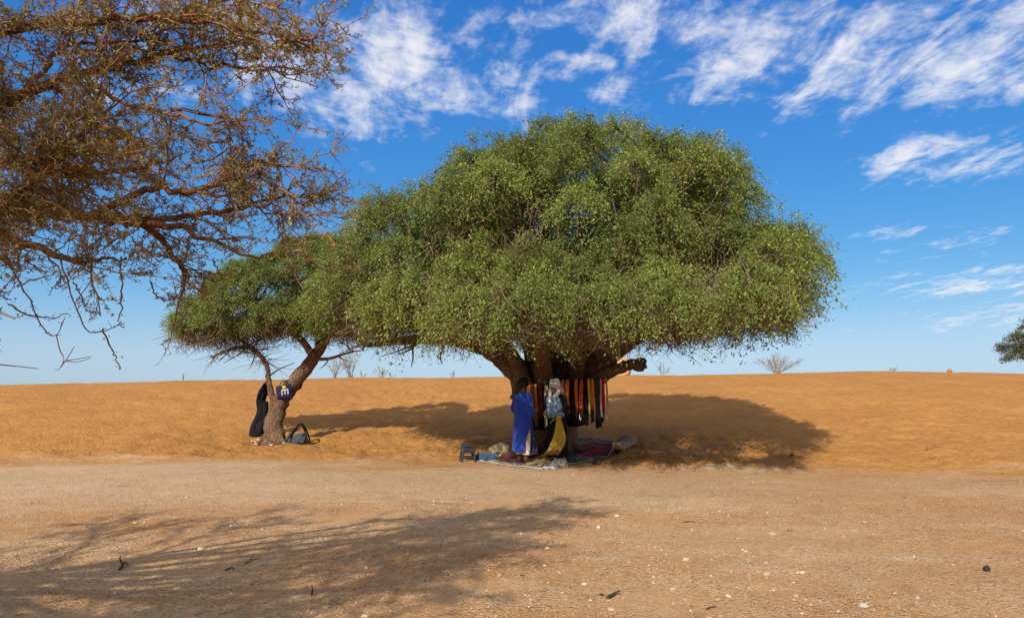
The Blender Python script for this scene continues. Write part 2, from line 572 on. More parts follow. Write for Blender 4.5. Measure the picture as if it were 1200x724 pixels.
hh = n.math('ADD', n.math('MULTIPLY', hf, n.math('SUBTRACT', 1.0, dm)), n.math('MULTIPLY', hd, dm))
finish(n, col, 0.95, hh, 0.9, 0.04, 0.1)
gme = mesh_from('ground', Vg, [Fg], True, vattr={'dune': dune_mask.ravel()}, mats=[gm])
ground = bpy.data.objects.new('ground', gme)
COL.objects.link(ground)
ground['kind'] = 'structure'
# ------------------------------------------------------------------ tree tools
def unit(rng, n):
    d = rng.normal(size=(n, 3))
    return d / np.linalg.norm(d, axis=1, keepdims=True)


def masses_of(rows):
    """rows: photo column, row, distance, half width px, half height px, half depth m -> centre, semi-axes"""
    out = []
    for (px, py, Y, rx, rz, ry) in rows:
        s = Y / FPX
        out.append((AT(px, py, Y), np.array((rx * s, ry, rz * s))))
    return out


def sample_lobes(rng, masses, dmin, zfun, inset=0.45, tries=500):
    pts = []
    for mi, (c, r) in enumerate(masses):
        area = (r[0] * r[1] + r[0] * r[2] + r[1] * r[2])
        u = unit(rng, int(tries * area / 8) + 60)
        p = c + u * r
        ok = (u[:, 2] > -0.75) & (p[:, 2] > zfun(p[:, 1]))
        for mj, (c2, r2) in enumerate(masses):
            if mj != mi:
                ok &= (((p - c2) / r2) ** 2).sum(1) > 0.86
        nrm = u / r; nrm /= np.linalg.norm(nrm, axis=1, keepdims=True)
        for q, m in zip(p[ok], nrm[ok]):
            pts.append((q, m))
    rng.shuffle(pts)
    kept = []
    for q, m in pts:
        if all(np.sum((q - k[0]) ** 2) > dmin * dmin for k in kept):
            kept.append((q, m))
    lobes = []
    for q, m in kept:
        Rl = dmin * rng.uniform(0.60, 1.04)
        lobes.append((q - m * Rl * (inset + rng.uniform(-0.15, 0.2)), Rl, m))
    return lobes


def foliage(rng, lobes, tw, lv, dens, leaves_per, L, W, droop, jitter, shade_gain=1.0, low_z=None):
    """drooping sprays: tw twig builder, lv leaf builder"""
    ts = np.linspace(0.0, 1.0, 5)
    for (c, Rl, out) in lobes:
        n_s = max(6, int(dens * Rl * Rl * (0.45 if out[1] > 0.35 else 1.0)))
        d = unit(rng, n_s * 3)
        keep = (d[:, 2] > -0.35) & ((d @ out) > -0.55)
        d = d[keep][:n_s]
        n_s = len(d)
        ln = Rl * np.where(rng.random(n_s) < 0.06, 1.25, rng.uniform(0.78, 1.02, n_s))
        drp = droop * Rl * rng.uniform(0.3, 1.3, n_s)
        wig = rng.normal(size=(n_s, 3)) * 0.10 * Rl
        P = c + d[:, None, :] * (ln[:, None] * (ts ** 0.9))[:, :, None]
        P[:, :, 2] -= drp[:, None] * ts ** 2.3
        P += wig[:, None, :] * np.sin(ts * 3.0)[None, :, None]
        lob_r = rng.uniform(0, 1)
        rr = np.linspace(0.0075, 0.0025, 5)[None, :] * np.ones((n_s, 1))
        tw.tubes(P, rr, 3, a=rng.uniform(0, .45, n_s))
        m = leaves_per
        t = 0.12 + 0.92 * rng.random((n_s, m)) ** 0.6
        tt = np.clip(t, 0, 0.999) * 4
        k = tt.astype(int); f = (tt - k)[..., None]
        rows = np.arange(n_s)[:, None]
        pos = P[rows, k] * (1 - f) + P[rows, k + 1] * f
        tan = P[rows, k + 1] - P[rows, k]
        pos = pos + rng.normal(size=pos.shape) * jitter * (0.5 + 0.7 * t[..., None])
        pos = pos.reshape(-1, 3); tan = tan.reshape(-1, 3)
        tan /= np.linalg.norm(tan, axis=1, keepdims=True) + 1e-9
        M = len(pos)
        D = tan * 0.6 + rng.normal(size=(M, 3)) * 0.65 + out * 0.2
        Nn = rng.normal(size=(M, 3)) * 0.8 + np.array((0, 0, 0.7)) + out * 0.8
        a = np.clip(0.24 * lob_r + 0.70 * rng.beta(1.1, 2.3, M) + 0.10 * t.ravel(), 0, 1)
        lv.leaflets(pos, D, Nn, L * rng.uniform(0.6, 1.35, M), W * rng.uniform(0.7, 1.3, M), a)


def curtain(rng, tw, base, lmin, lmax, rad=0.006, spread=0.25):
    """bare dead twigs hanging under a crown"""
    n_ = len(base)
    ts = np.linspace(0, 1, 4)
    ln = rng.uniform(lmin, lmax, n_)
    d = rng.normal(size=(n_, 3)) * spread
    d[:, 2] = -1.0
    P = base[:, None, :] + d[:, None, :] * (ln[:, None] * ts)[:, :, None]
    P += rng.normal(size=(n_, 4, 3)) * 0.028
    curl = rng.normal(size=(n_, 3)) * 0.38 * ln[:, None]; curl[:, 2] = np.abs(curl[:, 2])
    P += curl[:, None, :] * (ts ** 2)[None, :, None]
    rr = np.linspace(1.0, 0.4, 4)[None, :] * (rad * rng.uniform(0.6, 1.5, n_))[:, None]
    tw.tubes(P, rr, 3, a=rng.uniform(0, 1, n_))
    return P


def limb(mb, rows, n=26, sides=10, wob=0.03, seed=0, flute=0.16, cap=True, a=0.5):
    """rows (px,py,Y,r) -> fluted tube; returns samples (n,4)"""
    rng = np.random.default_rng(seed)
    pts = np.array([(*AT(px, py, Y), r) for (px, py, Y, r) in rows])
    S = crom(pts, n)
    S[:, 3] = np.maximum(S[:, 3], 0.008)
    S[1:, :3] += rng.normal(size=(n - 1, 3)) * wob * S[1:, 3:4] * 3
    mb.tubes(S[None, :, :3], S[None, :, 3], sides, a=a, cap=cap, flute=flute, seed=seed)
    return S


def connect(rng, mb, lobes, samples, r0=0.055):
    S = np.concatenate(samples)
    for (c, Rl, out) in lobes:
        dd = S[:, :3] - c
        cost = np.linalg.norm(dd, axis=1) + 2.0 * np.clip(dd[:, 2] + 0.2, 0, None)
        k = np.argmin(cost)
        a0 = S[k, :3]; v = c - a0; Ln = np.linalg.norm(v)
        mid = a0 + v * 0.5 + np.array((0, 0, 0.12 * Ln)) + rng.normal(size=3) * 0.10 * Ln
        P = crom(np.array([a0, a0 + v * 0.22 + rng.normal(size=3) * 0.05 * Ln, mid, c]), 9)
        r1 = min(S[k, 3] * 0.7, r0 * (0.6 + 0.35 * Ln))
        mb.tubes(P[None], np.linspace(r1, 0.014, 9)[None], 6, a=rng.random(), flute=0.12, seed=k)


BARK = bark_mat('bark_grey_brown', (0.055, 0.030, 0.018), (0.15, 0.088, 0.052), (0.27, 0.17, 0.105))
TWIG = twig_mat('twig_brown', (0.10, 0.060, 0.036), (0.32, 0.205, 0.125))
LEAF_MAIN = leaf_mat('leaf_olive_green', [(0.0, (0.050, 0.073, 0.015)), (0.3, (0.134, 0.178, 0.032)), (0.6, (0.242, 0.290, 0.052)), (1.0, (0.51, 0.525, 0.11))], 0.38)
LEAF_LEFT = leaf_mat('leaf_deep_green', [(0.0, (0.055, 0.080, 0.018)), (0.35, (0.145, 0.185, 0.040)), (0.7, (0.26, 0.30, 0.058)), (1.0, (0.52, 0.52, 0.12))], 0.38)

# ------------------------------------------------------------------ the big tree
rng = np.random.default_rng(11)
YT = 18.0
base = GP(655, 523)
tree = empty('shade_tree', base)
tag(tree, 'broad dome-shaped green tree with thick multi-stemmed trunk shading the hanging scarves', 'tree', None)
tk = MB()
SM = []
SM.append(limb(tk, [(640, 535, 17.9, .36), (630, 490, 17.8, .29), (614, 452, 17.75, .27), (596, 425, 17.7, .28), (570, 408, 17.6, .21), (530, 396, 17.5, .15), (480, 398, 17.5, .10), (430, 404, 17.4, .06)], 34, 14, seed=1))
SM.append(limb(tk, [(645, 535, 18.1, .38), (632, 480, 18.0, .32), (628, 440, 18.0, .26), (622, 400, 18.0, .22), (590, 340, 17.8, .16), (545, 270, 17.6, .09), (510, 230, 17.5, .04)], 32, 12, seed=2))
SM.append(limb(tk, [(652, 535, 18.2, .38), (654, 480, 18.3, .30), (652, 440, 18.6, .24), (648, 390, 19.0, .19), (640, 310, 19.4, .13), (640, 210, 19.4, .05)], 30, 12, seed=3))
SM.append(limb(tk, [(658, 532, 18.1, .34), (666, 480, 18.1, .30), (684, 440, 18.1, .29), (700, 400, 18.1, .26), (728, 340, 18.0, .18), (770, 260, 17.9, .10), (810, 210, 17.8, .04)], 32, 12, seed=4))
SM.append(limb(tk, [(666, 490, 18.0, .28), (690, 455, 17.8, .22), (705, 440, 17.6, .18), (722, 433, 17.4, .135), (738, 428, 17.3, .12), (751, 427, 17.2, .15)], 24, 10, seed=5))
SM.append(limb(tk, [(690, 440, 18.0, .22), (712, 405, 17.8, .19), (770, 385, 17.6, .14), (840, 372, 17.5, .10), (910, 345, 17.5, .05)], 26, 10, seed=6))
SM.append(limb(tk, [(640, 460, 17.8, .22), (635, 420, 17.2, .19), (630, 370, 16.2, .14), (620, 310, 15.3, .08), (615, 270, 14.8, .04)], 24, 10, seed=7))
SM.append(limb(tk, [(680, 450, 18.1, .20), (676, 410, 17.3, .17), (690, 360, 16.2, .12), (720, 310, 15.3, .07), (735, 270, 14.9, .03)], 24, 10, seed=8))
SM.append(limb(tk, [(665, 460, 18.4, .22), (668, 410, 19.2, .19), (690, 360, 20.3, .14), (710, 300, 21.3, .08), (720, 260, 21.8, .03)], 24, 10, seed=9))
SM.append(limb(tk, [(620, 440, 17.9, .18), (570, 400, 18.8, .15), (510, 370, 19.7, .11), (460, 330, 20.3, .05)], 22, 10, seed=10))
SM.append(limb(tk, [(700, 430, 18.1, .16), (760, 390, 19.2, .13), (830, 350, 20.0, .09), (880, 320, 20.4, .04)], 22, 10, seed=12))
SM.append(limb(tk, [(612, 440, 17.6, .15), (585, 395, 16.6, .13), (540, 370, 15.9, .09), (490, 340, 15.5, .04)], 22, 10, seed=13))
SM.append(limb(tk, [(705, 410, 17.9, .15), (760, 385, 16.8, .12), (820, 360, 16.1, .08), (870, 340, 15.8, .04)], 22, 10, seed=14))
# knuckled end of the sawn stub, and its forks
limb(tk, [(716, 437, 17.5, .10), (720, 424, 17.5, .085), (714, 414, 17.5, .06), (706, 406, 17.5, .045), (700, 400, 17.5, .03)], 12, 8, seed=15)
limb(tk, [(724, 431, 17.4, .07), (729, 426, 17.3, .045), (731, 423, 17.3, .03)], 6, 7, seed=16)
limb(tk, [(748, 427, 17.2, .12), (754, 424, 17.15, .09), (756, 425, 17.1, .05)], 6, 8, seed=17, flute=0.3)
limb(tk, [(748, 429, 17.2, .09), (754, 430, 17.15, .07), (757, 430, 17.1, .035)], 6, 8, seed=18, flute=0.3)
limb(tk, [(745, 430, 17.2, .08), (748, 433, 17.15, .05), (749, 434, 17.1, .025)], 5, 7, seed=19, flute=0.3)
limb(tk, [(708, 440, 17.6, .07), (702, 430, 17.5, .05), (705, 426, 17.5, .045), (709, 430, 17.5, .03)], 10, 7, seed=20)
limb(tk, [(612, 470, 17.6, .08), (604, 467, 17.45, .06), (599, 465, 17.4, .045)], 6, 8, seed=21, flute=0.3)
# buttress roots
for k_, (a_, b_) in enumerate([((640, 505, 17.8), (618, 527, 17.3)), ((660, 505, 18.0), (680, 525, 17.9)), ((655, 505, 17.8), (652, 531, 17.2))]):
    limb(tk, [(*a_, .22), ((a_[0] + b_[0]) / 2, (a_[1] * .4 + b_[1] * .6), (a_[2] + b_[2]) / 2, .17), (*b_, .09), (b_[0] + (b_[0] - a_[0]) * .4, b_[1] + 6, b_[2] - .1, .03)], 12, 9, seed=30 + k_)

MASS = masses_of([(682, 292, 17.9, 180, 139, 4.9), (500, 324, 17.6, 106, 98, 3.7), (842, 338, 15.2, 76, 52, 3.3), (896, 304, 15.6, 42, 48, 2.0), (860, 352, 13.0, 62, 40, 1.9), (815, 305, 16.4, 70, 66, 2.8),
                  (592, 278, 17.6, 104, 96, 4.4), (785, 268, 17.6, 84, 92, 4.2), (440, 330, 17.8, 62, 74, 2.4),
                  (668, 354, 17.8, 246, 44, 4.9), (600, 345, 15.2, 130, 66, 2.7), (735, 345, 15.2, 105, 62, 2.7), (500, 352, 16.0, 80, 50, 2.2), (820, 352, 16.2, 90, 46, 2.2),
                  (615, 362, 13.4, 110, 44, 1.7), (740, 364, 13.4, 95, 42, 1.7)])
ZLOW = 2.72
zf = lambda Y: 1.6 + 58.0 / FPX * Y
lobes = sample_lobes(rng, MASS, 0.90, lambda Y: zf(Y) + .46)
inner = []
for (c, r) in MASS:
    for k_ in range(int(11 * r[0] * r[1] * r[2] / 12) + 3):
        u = unit(rng, 1)[0] * rng.uniform(0.2, 0.7) ** 0.6
        p = c + u * r
        if p[2] > zf(p[1]) + 0.5 and p[1] > 14.8:
            inner.append((p, 1.0, np.array((0, 0, 1.0))))
tw = MB(); lv = MB()
foliage(rng, lobes, tw, lv, 100, 68, 0.050, 0.025, 0.70, 0.046)
foliage(rng, inner, tw, lv, 34, 32, 0.085, 0.050, 0.6, 0.09)
connect(rng, tk, lobes + inner[::2], SM)
# bare twigs under the crown
bp = []
for (c, r) in MASS:
    k_ = int(440 * r[0])
    th_ = rng.uniform(0, 2 * np.pi, k_); q_ = rng.uniform(0.25, 1.0, k_) ** 0.5 * 0.95
    p_ = c + np.stack([np.cos(th_) * q_ * r[0], np.sin(th_) * q_ * r[1], np.zeros(k_)], 1)
    lowz = np.maximum(c[2] - r[2] * np.sqrt(np.clip(1 - q_ ** 2, 0, 1)), 1.6 + 51.0 / FPX * p_[:, 1])
    p_[:, 2] = lowz + rng.uniform(0.05, 0.65, k_)
    bp.append(p_)
bp = np.concatenate(bp)
print('curtain', len(bp))
curtain(rng, tw, bp, 0.25, 0.66, 0.0072, 0.40)
# bare twigs seen in the hollows of the crown's flank
sel = rng.integers(0, len(lobes), 700)
pc = np.array([lobes[k_][0] - lobes[k_][2] * 0.15 for k_ in sel])
curtain(rng, tw, pc + rng.normal(size=(700, 3)) * 0.15, 0.3, 0.7, 0.005, 0.25)
# dead sticks poking out below
for k_, (a_, b_, c_) in enumerate([((500, 398), (470, 410), (445, 418)), ((490, 402), (478, 411), (464, 416)), ((483, 405), (484, 418), (482, 430)), ((780, 400), (786, 408), (789, 414)), ((520, 404), (516, 418), (518, 427)), ((430, 402), (414, 408), (398, 414))]):
    limb(tw, [(*a_, 17.3, .028), (*b_, 17.2, .02), (*c_, 17.1, .008)], 8, 5, seed=50 + k_, flute=0.1)
tk.build('trunk', BARK, tree).matrix_parent_inverse = Matrix.Translation(-Vector(base))
tw.build('twigs', TWIG, tree, kind='stuff').matrix_parent_inverse = Matrix.Translation(-Vector(base))
lv.build('crown', LEAF_MAIN, tree, smooth=False, kind='stuff').matrix_parent_inverse = Matrix.Translation(-Vector(base))
print('main leaves', [sum(len(a) for a in lv.A[k]) for k in (3, 4)], 'twig faces', sum(len(a) for a in tw.A[4]), 'lobes', len(lobes), len(inner))

# ------------------------------------------------------------------ the smaller leaning tree
rng = np.random.default_rng(23)
base = GP(318, 518)
YL = float(base[1])
tree2 = empty('leaning_tree', base)
tag(tree2, 'smaller leaning tree with forked bare trunk, dark cloths hung at its foot', 'tree')
tk = MB(); SM = []
SM.append(limb(tk, [(318, 530, YL, .34), (321, 505, YL, .26), (326, 482, YL, .22), (334, 462, YL, .21), (350, 440, YL, .17), (368, 418, YL, .15), (384, 395, YL, .11), (398, 360, YL, .07), (402, 325, YL, .03)], 34, 12, seed=101, flute=0.2))
SM.append(limb(tk, [(324, 480, YL, .15), (319, 466, YL - .1, .095), (315, 448, YL - .15, .075), (313, 430, YL - .2, .065), (305, 416, YL - .3, .055), (290, 407, YL - .4, .045), (268, 410, YL - .5, .035), (248, 418, YL - .6, .018)], 30, 8, seed=102))
SM.append(limb(tk, [(368, 418, YL, .12), (355, 400, YL - .3, .09), (330, 380, YL - .6, .06), (300, 355, YL - .8, .03)], 18, 8, seed=103))
SM.append(limb(tk, [(375, 408, YL, .12), (372, 380, YL + .5, .08), (350, 350, YL + .9, .05), (340, 320, YL + 1.2, .02)], 18, 8, seed=104))
SM.append(limb(tk, [(300, 411, YL - .35, .04), (275, 395, YL - .4, .035), (245, 385, YL - .3, .02), (225, 380, YL - .2, .01)], 16, 6, seed=105))
SM.append(limb(tk, [(366, 420, YL, .06), (385, 420, YL - .3, .045), (405, 414, YL - .5, .03), (425, 410, YL - .7, .012)], 14, 6, seed=106))
limb(tk, [(316, 440, YL - .15, .03), (328, 432, YL - .2, .02), (345, 425, YL - .2, .012)], 10, 5, seed=107)
for k_, (a_, b_, c_) in enumerate([((316, 432), (308, 424), (304, 414)), ((290, 407), (278, 416), (262, 425)), ((282, 408), (300, 400), (318, 392)), ((270, 410), (262, 418), (256, 424)), ((300, 412), (296, 425), (292, 432)), ((385, 421), (380, 428), (374, 432)), ((395, 417), (404, 422), (412, 424))]):
    limb(tk, [(*a_, YL - .35, .022), (*b_, YL - .4, .015), (*c_, YL - .45, .006)], 8, 5, seed=110 + k_, flute=0.1)
for k_, (a_, b_) in enumerate([((322, 500), (302, 520)), ((326, 500), (334, 521)), ((318, 505), (312, 526))]):
    limb(tk, [(*a_, YL - .05, .13), ((a_[0] + b_[0]) / 2 - 1, a_[1] * .4 + b_[1] * .6, YL - .12, .085), (*b_, YL - .2, .04)], 10, 8, seed=120 + k_)
MASS = masses_of([(318, 348, YL, 68, 46, 2.2), (237, 378, YL, 34, 28, 1.1), (278, 374, YL, 42, 34, 1.5), (370, 334, YL + .2, 56, 60, 2.2), (350, 370, YL, 76, 30, 2.1), (415, 372, YL - .5, 40, 30, 1.2)])
ZL2 = AT(320, 398, YL)[2]
lobes = sample_lobes(rng, MASS, 0.42, lambda Y: ZL2 + 0.15)
inner = [(c + unit(rng, 1)[0] * r * 0.5, 0.55, np.array((0, 0, 1.0))) for (c, r) in MASS for _ in range(5)]
tw = MB(); lv = MB()
foliage(rng, lobes, tw, lv, 260, 50, 0.046, 0.023, 0.5, 0.044)
foliage(rng, inner, tw, lv, 110, 40, 0.055, 0.03, 0.5, 0.06)
connect(rng, tk, lobes, SM, 0.04)
bp = []
for (c, r) in MASS:
    u = unit(rng, 260)
    p = c + u * r * rng.uniform(0.3, 1.0, (260, 1)) ** 0.5
    p[:, 2] = np.minimum(p[:, 2], c[2] - r[2] * rng.uniform(0.2, 0.8, 260))
    bp.append(p)
curtain(rng, tw, np.concatenate(bp), 0.15, 0.5, 0.0085, 0.5)
# twiggy fans under the left arm
s2 = SM[1][14:]
bb = s2[rng.integers(0, len(s2), 130), :3]
Pf = np.linspace(0, 1, 5)[None, :, None] * (rng.normal(size=(130, 1, 3)) * np.array((.4, .3, .22))) + bb[:, None, :]
Pf += rng.normal(size=Pf.shape) * 0.02
tw.tubes(Pf, np.linspace(.010, .003, 5)[None] * np.ones((130, 1)), 3, a=rng.random(130) * 0.4)
for mb_, nm, mt in ((tk, 'trunk', BARK), (tw, 'twigs', TWIG), (lv, 'crown', LEAF_LEFT)):
    o_ = mb_.build(nm, mt, tree2, smooth=nm != 'crown', kind=None if nm == 'trunk' else 'stuff')
    o_.matrix_parent_inverse = Matrix.Translation(-Vector(base))
print('left leaves', [sum(len(a) for a in lv.A[k]) for k in (3, 4)], 'lobes', len(lobes))

# ------------------------------------------------------------------ thorny acacia reaching in from the left
rng = np.random.default_rng(37)
ABARK = bark_mat('bark_acacia_russet', (0.075, 0.028, 0.012), (0.21, 0.085, 0.036), (0.36, 0.19, 0.095), 0.6)
ATWIG = twig_mat('twig_acacia', (0.13, 0.055, 0.024), (0.50, 0.245, 0.105))
ALEAF = leaf_mat('leaf_acacia', [(0.0, (0.12, 0.085, 0.028)), (0.4, (0.24, 0.20, 0.058)), (0.75, (0.31, 0.29, 0.085)), (1.0, (0.44, 0.44, 0.18))], 0.35)
base = np.array((-6.2, 3.3, GZ(-6.2, 3.3)))
ac = empty('thorn_acacia', base)
tag(ac, 'thorny russet-barked acacia with sparse olive leaves reaching over the gravel', 'tree')
tk = MB(); tw = MB(); lv = MB(); SM = []
trunk_pts = np.array([(-6.2, 3.3, -0.15, .15), (-6.15, 3.35, .5, .12), (-5.95, 3.45, 1.2, .10), (-5.7, 3.5, 1.9, .08)])
S = crom(trunk_pts, 16)
tk.tubes(S[None, :, :3], S[None, :, 3], 12, cap=True, flute=0.18, seed=3)
AS = 0.52                        # limb rows below are thickness at 8 m; the boughs hang about 4 m away


DEPTH = {202: .50, 203: .46, 204: .54, 211: .54, 213: .50, 214: .50, 216: .56, 212: .54, 215: .54, 205: .54, 206: .54, 207: .54}


def alimb(start, rows, n=26, r0=None, seed=0, grow=1.0):
    """start: world point + radius, then photo rows (px,py,Y,r)"""
    pts = [start] if start is not None else []
    AS = DEPTH.get(seed, 0.52)
    pts += [(*AT(px, py, Y * AS), r * AS) for (px, py, Y, r) in rows]
    rg = np.random.default_rng(seed)
    S = crom(np.array(pts), n)
    S[:, 3] = np.maximum(S[:, 3], .003)
    S[1:, :3] += rg.normal(size=(n - 1, 3)) * 0.010
    tk.tubes(S[None, :, :3], S[None, :, 3], 8, a=0.5, cap=True, flute=0.2, seed=seed)
    SM.append((S, grow))
    return S


T0 = (-5.7, 3.5, 1.9, .05)
T1 = (-5.8, 3.48, 1.6, .05)
alimb(T0, [(-150, 190, 7.4, .06), (-40, 140, 7.6, .075), (0, 120, 7.8, .055), (70, 93, 8.0, .046), (140, 78, 8.2, .036), (200, 62, 8.3, .026), (262, 52, 8.4, .012)], 34, seed=201)
alimb(T0, [(-160, 100, 7.6, .065), (-30, 45, 7.9, .06), (60, 32, 8.1, .045), (150, 22, 8.2, .035), (240, 25, 8.3, .024), (310, 38, 8.3, .016), (345, 47, 8.3, .011), (384, 42, 8.3, .005)], 34, seed=202)
alimb(T1, [(-140, 330, 6.6, .065), (-20, 262, 6.8, .07), (30, 222, 7.0, .055), (60, 192, 7.2, .045), (92, 165, 7.4, .03), (130, 130, 7.6, .014)], 30, seed=203)
alimb(T1, [(-150, 290, 7.5, .075), (-20, 255, 7.8, .085), (60, 248, 8.0, .07), (120, 255, 8.1, .06), (165, 262, 8.2, .048), (195, 288, 8.3, .034), (212, 315, 8.3, .028), (223, 330, 8.3, .022)], 34, seed=204, grow=.75)
alimb(None, [(110, 254, 8.1, .045), (170, 222, 8.2, .038), (215, 226, 8.3, .034), (262, 212, 8.4, .032), (296, 192, 8.4, .026), (325, 192, 8.4, .018), (372, 200, 8.4, .006)], 26, seed=205)
alimb(None, [(120, 255, 8.1, .045), (200, 258, 8.4, .034), (270, 244, 8.6, .024), (330, 232, 8.7, .014), (378, 232, 8.8, .006)], 24, seed=206)
alimb(None, [(160, 262, 8.2, .04), (215, 268, 8.0, .034), (262, 290, 8.0, .02), (300, 302, 8.0, .012), (340, 296, 8.0, .008), (390, 318, 8.0, .004)], 24, seed=207, grow=0.45)
alimb(None, [(100, 88, 8.1, .03), (140, 120, 8.1, .022), (190, 130, 8.2, .02), (240, 145, 8.3, .014), (285, 140, 8.4, .006)], 22, seed=208, grow=.6)
alimb(None, [(200, 62, 8.3, .022), (235, 75, 8.4, .018), (275, 78, 8.5, .014), (320, 82, 8.6, .009), (375, 105, 8.7, .004)], 20, seed=209)
alimb(None, [(60, 95, 8.0, .035), (90, 130, 7.9, .026), (130, 150, 7.9, .02), (160, 175, 8.0, .012), (190, 200, 8.0, .006)], 20, seed=210, grow=.5)
alimb(None, [(-30, 255, 7.8, .06), (20, 282, 7.6, .04), (70, 302, 7.6, .03), (110, 306, 7.7, .02), (150, 300, 7.8, .01)], 20, seed=211, grow=.7)
alimb(None, [(200, 130, 8.3, .018), (262, 138, 8.4, .016), (268, 170, 8.4, .015), (272, 200, 8.4, .012), (270, 225, 8.4, .006)], 18, seed=212)
alimb(None, [(30, 105, 7.9, .03), (70, 60, 8.2, .024), (130, 48, 8.4, .018), (190, 40, 8.6, .01), (230, 5, 8.7, .005)], 20, seed=213)
alimb(None, [(170, 20, 8.8, .024), (250, 5, 9.0, .018), (262, -10, 9.2, .014), (300, 10, 9.0, .01), (330, -20, 9.0, .006)], 18, seed=214)
alimb(None, [(230, 225, 8.3, .02), (285, 232, 8.5, .015), (320, 250, 8.6, .010), (362, 252, 8.6, .005)], 16, seed=215)
alimb(T1, [(-150, 210, 7.9, .06), (-20, 190, 8.3, .06), (60, 205, 8.5, .04), (140, 200, 8.6, .03), (210, 185, 8.7, .015)], 28, seed=216, grow=.6)
# boughs that stay outside the picture: over the path towards the viewer and behind
for k_, (p1, p2, p3) in enumerate([((-4.5, 1.6, 2.7), (-3.8, 1.3, 3.3), (-2.9, 1.0, 3.7)), ((-4.6, 1.2, 2.6), (-4.0, .2, 3.3), (-3.0, -.9, 3.7)), ((-4.4, 1.9, 2.8), (-3.6, 1.9, 3.5), (-2.6, 1.9, 3.9)),
                                   ((-4.6, 2.2, 2.7), (-3.8, 2.4, 3.5), (-3.0, 2.4, 3.9)), ((-5.6, 1.7, 2.4), (-6.6, 1.4, 3.1), (-7.8, 1.2, 3.4)), ((-5.2, 2.5, 2.5), (-5.3, 3.4, 3.1), (-5.4, 4.4, 3.4)),
                                   ((-4.9, .9, 2.4), (-5.2, -.2, 3.1), (-5.4, -1.4, 3.4)), ((-4.4, 1.2, 2.9), (-3.6, .5, 3.5), (-2.6, .0, 3.8)), ((-4.6, .9, 2.6), (-4.4, -.4, 3.4), (-4.1, -1.8, 3.8)),
                                   ((-5.6, 1.0, 2.5), (-6.4, .2, 3.2), (-7.2, -.8, 3.5)), ((-4.4, 2.0, 3.0), (-3.7, 1.5, 3.7), (-2.9, 1.2, 4.0)), ((-5.6, 2.2, 2.5), (-6.4, 2.9, 3.2), (-7.2, 3.6, 3.5)), ((-4.4, 2.2, 3.0), (-3.6, 2.6, 3.7), (-2.9, 2.8, 4.0))]):
    P_ = np.array([(*T0[:3], .045), (*p1, .026), (*p2, .017), (*p3, .006)])
    S = crom(P_, 26)
    S[1:, :3] += np.random.default_rng(300 + k_).normal(size=(25, 3)) * 0.012
    tk.tubes(S[None, :, :3], S[None, :, 3], 8, cap=True, flute=0.2, seed=k_)
    SM.append((S, -1))


def offshoots(rng, P, Rr, per_m, lmin, lmax, K, sp, flat=0.75, tmin=0.15, up=0.0):
    """twigs growing off centre lines P (N,k,3)"""
    Nn, k, _ = P.shape
    seg = np.linalg.norm(np.diff(P, axis=1), axis=2).sum(1)
    cnt = np.maximum(1, rng.poisson(seg * per_m))
    idx = np.repeat(np.arange(Nn), cnt); M = len(idx)
    t = (tmin + (1 - tmin) * rng.random(M)) * (k - 1.001)
    q = t.astype(int); f = (t - q)[:, None]
    p0 = P[idx, q] * (1 - f) + P[idx, q + 1] * f
    tan = P[idx, q + 1] - P[idx, q]; tan /= np.linalg.norm(tan, axis=1, keepdims=True) + 1e-9
    d = rng.normal(size=(M, 3)) * np.array((1, 1, flat)); d /= np.linalg.norm(d, axis=1, keepdims=True)
    d = d * sp + tan * (1 - 0.45 * sp); d[:, 2] += up
    d /= np.linalg.norm(d, axis=1, keepdims=True)
    ln = rng.uniform(lmin, lmax, M)
    ts = np.linspace(0, 1, K)
    Q = p0[:, None, :] + d[:, None, :] * (ln[:, None] * ts)[:, :, None]
    zig = rng.normal(size=(M, K, 3)) * (0.055 * ln)[:, None, None]; zig[:, 0] = 0
    return Q + np.cumsum(zig, 1) * 0.7


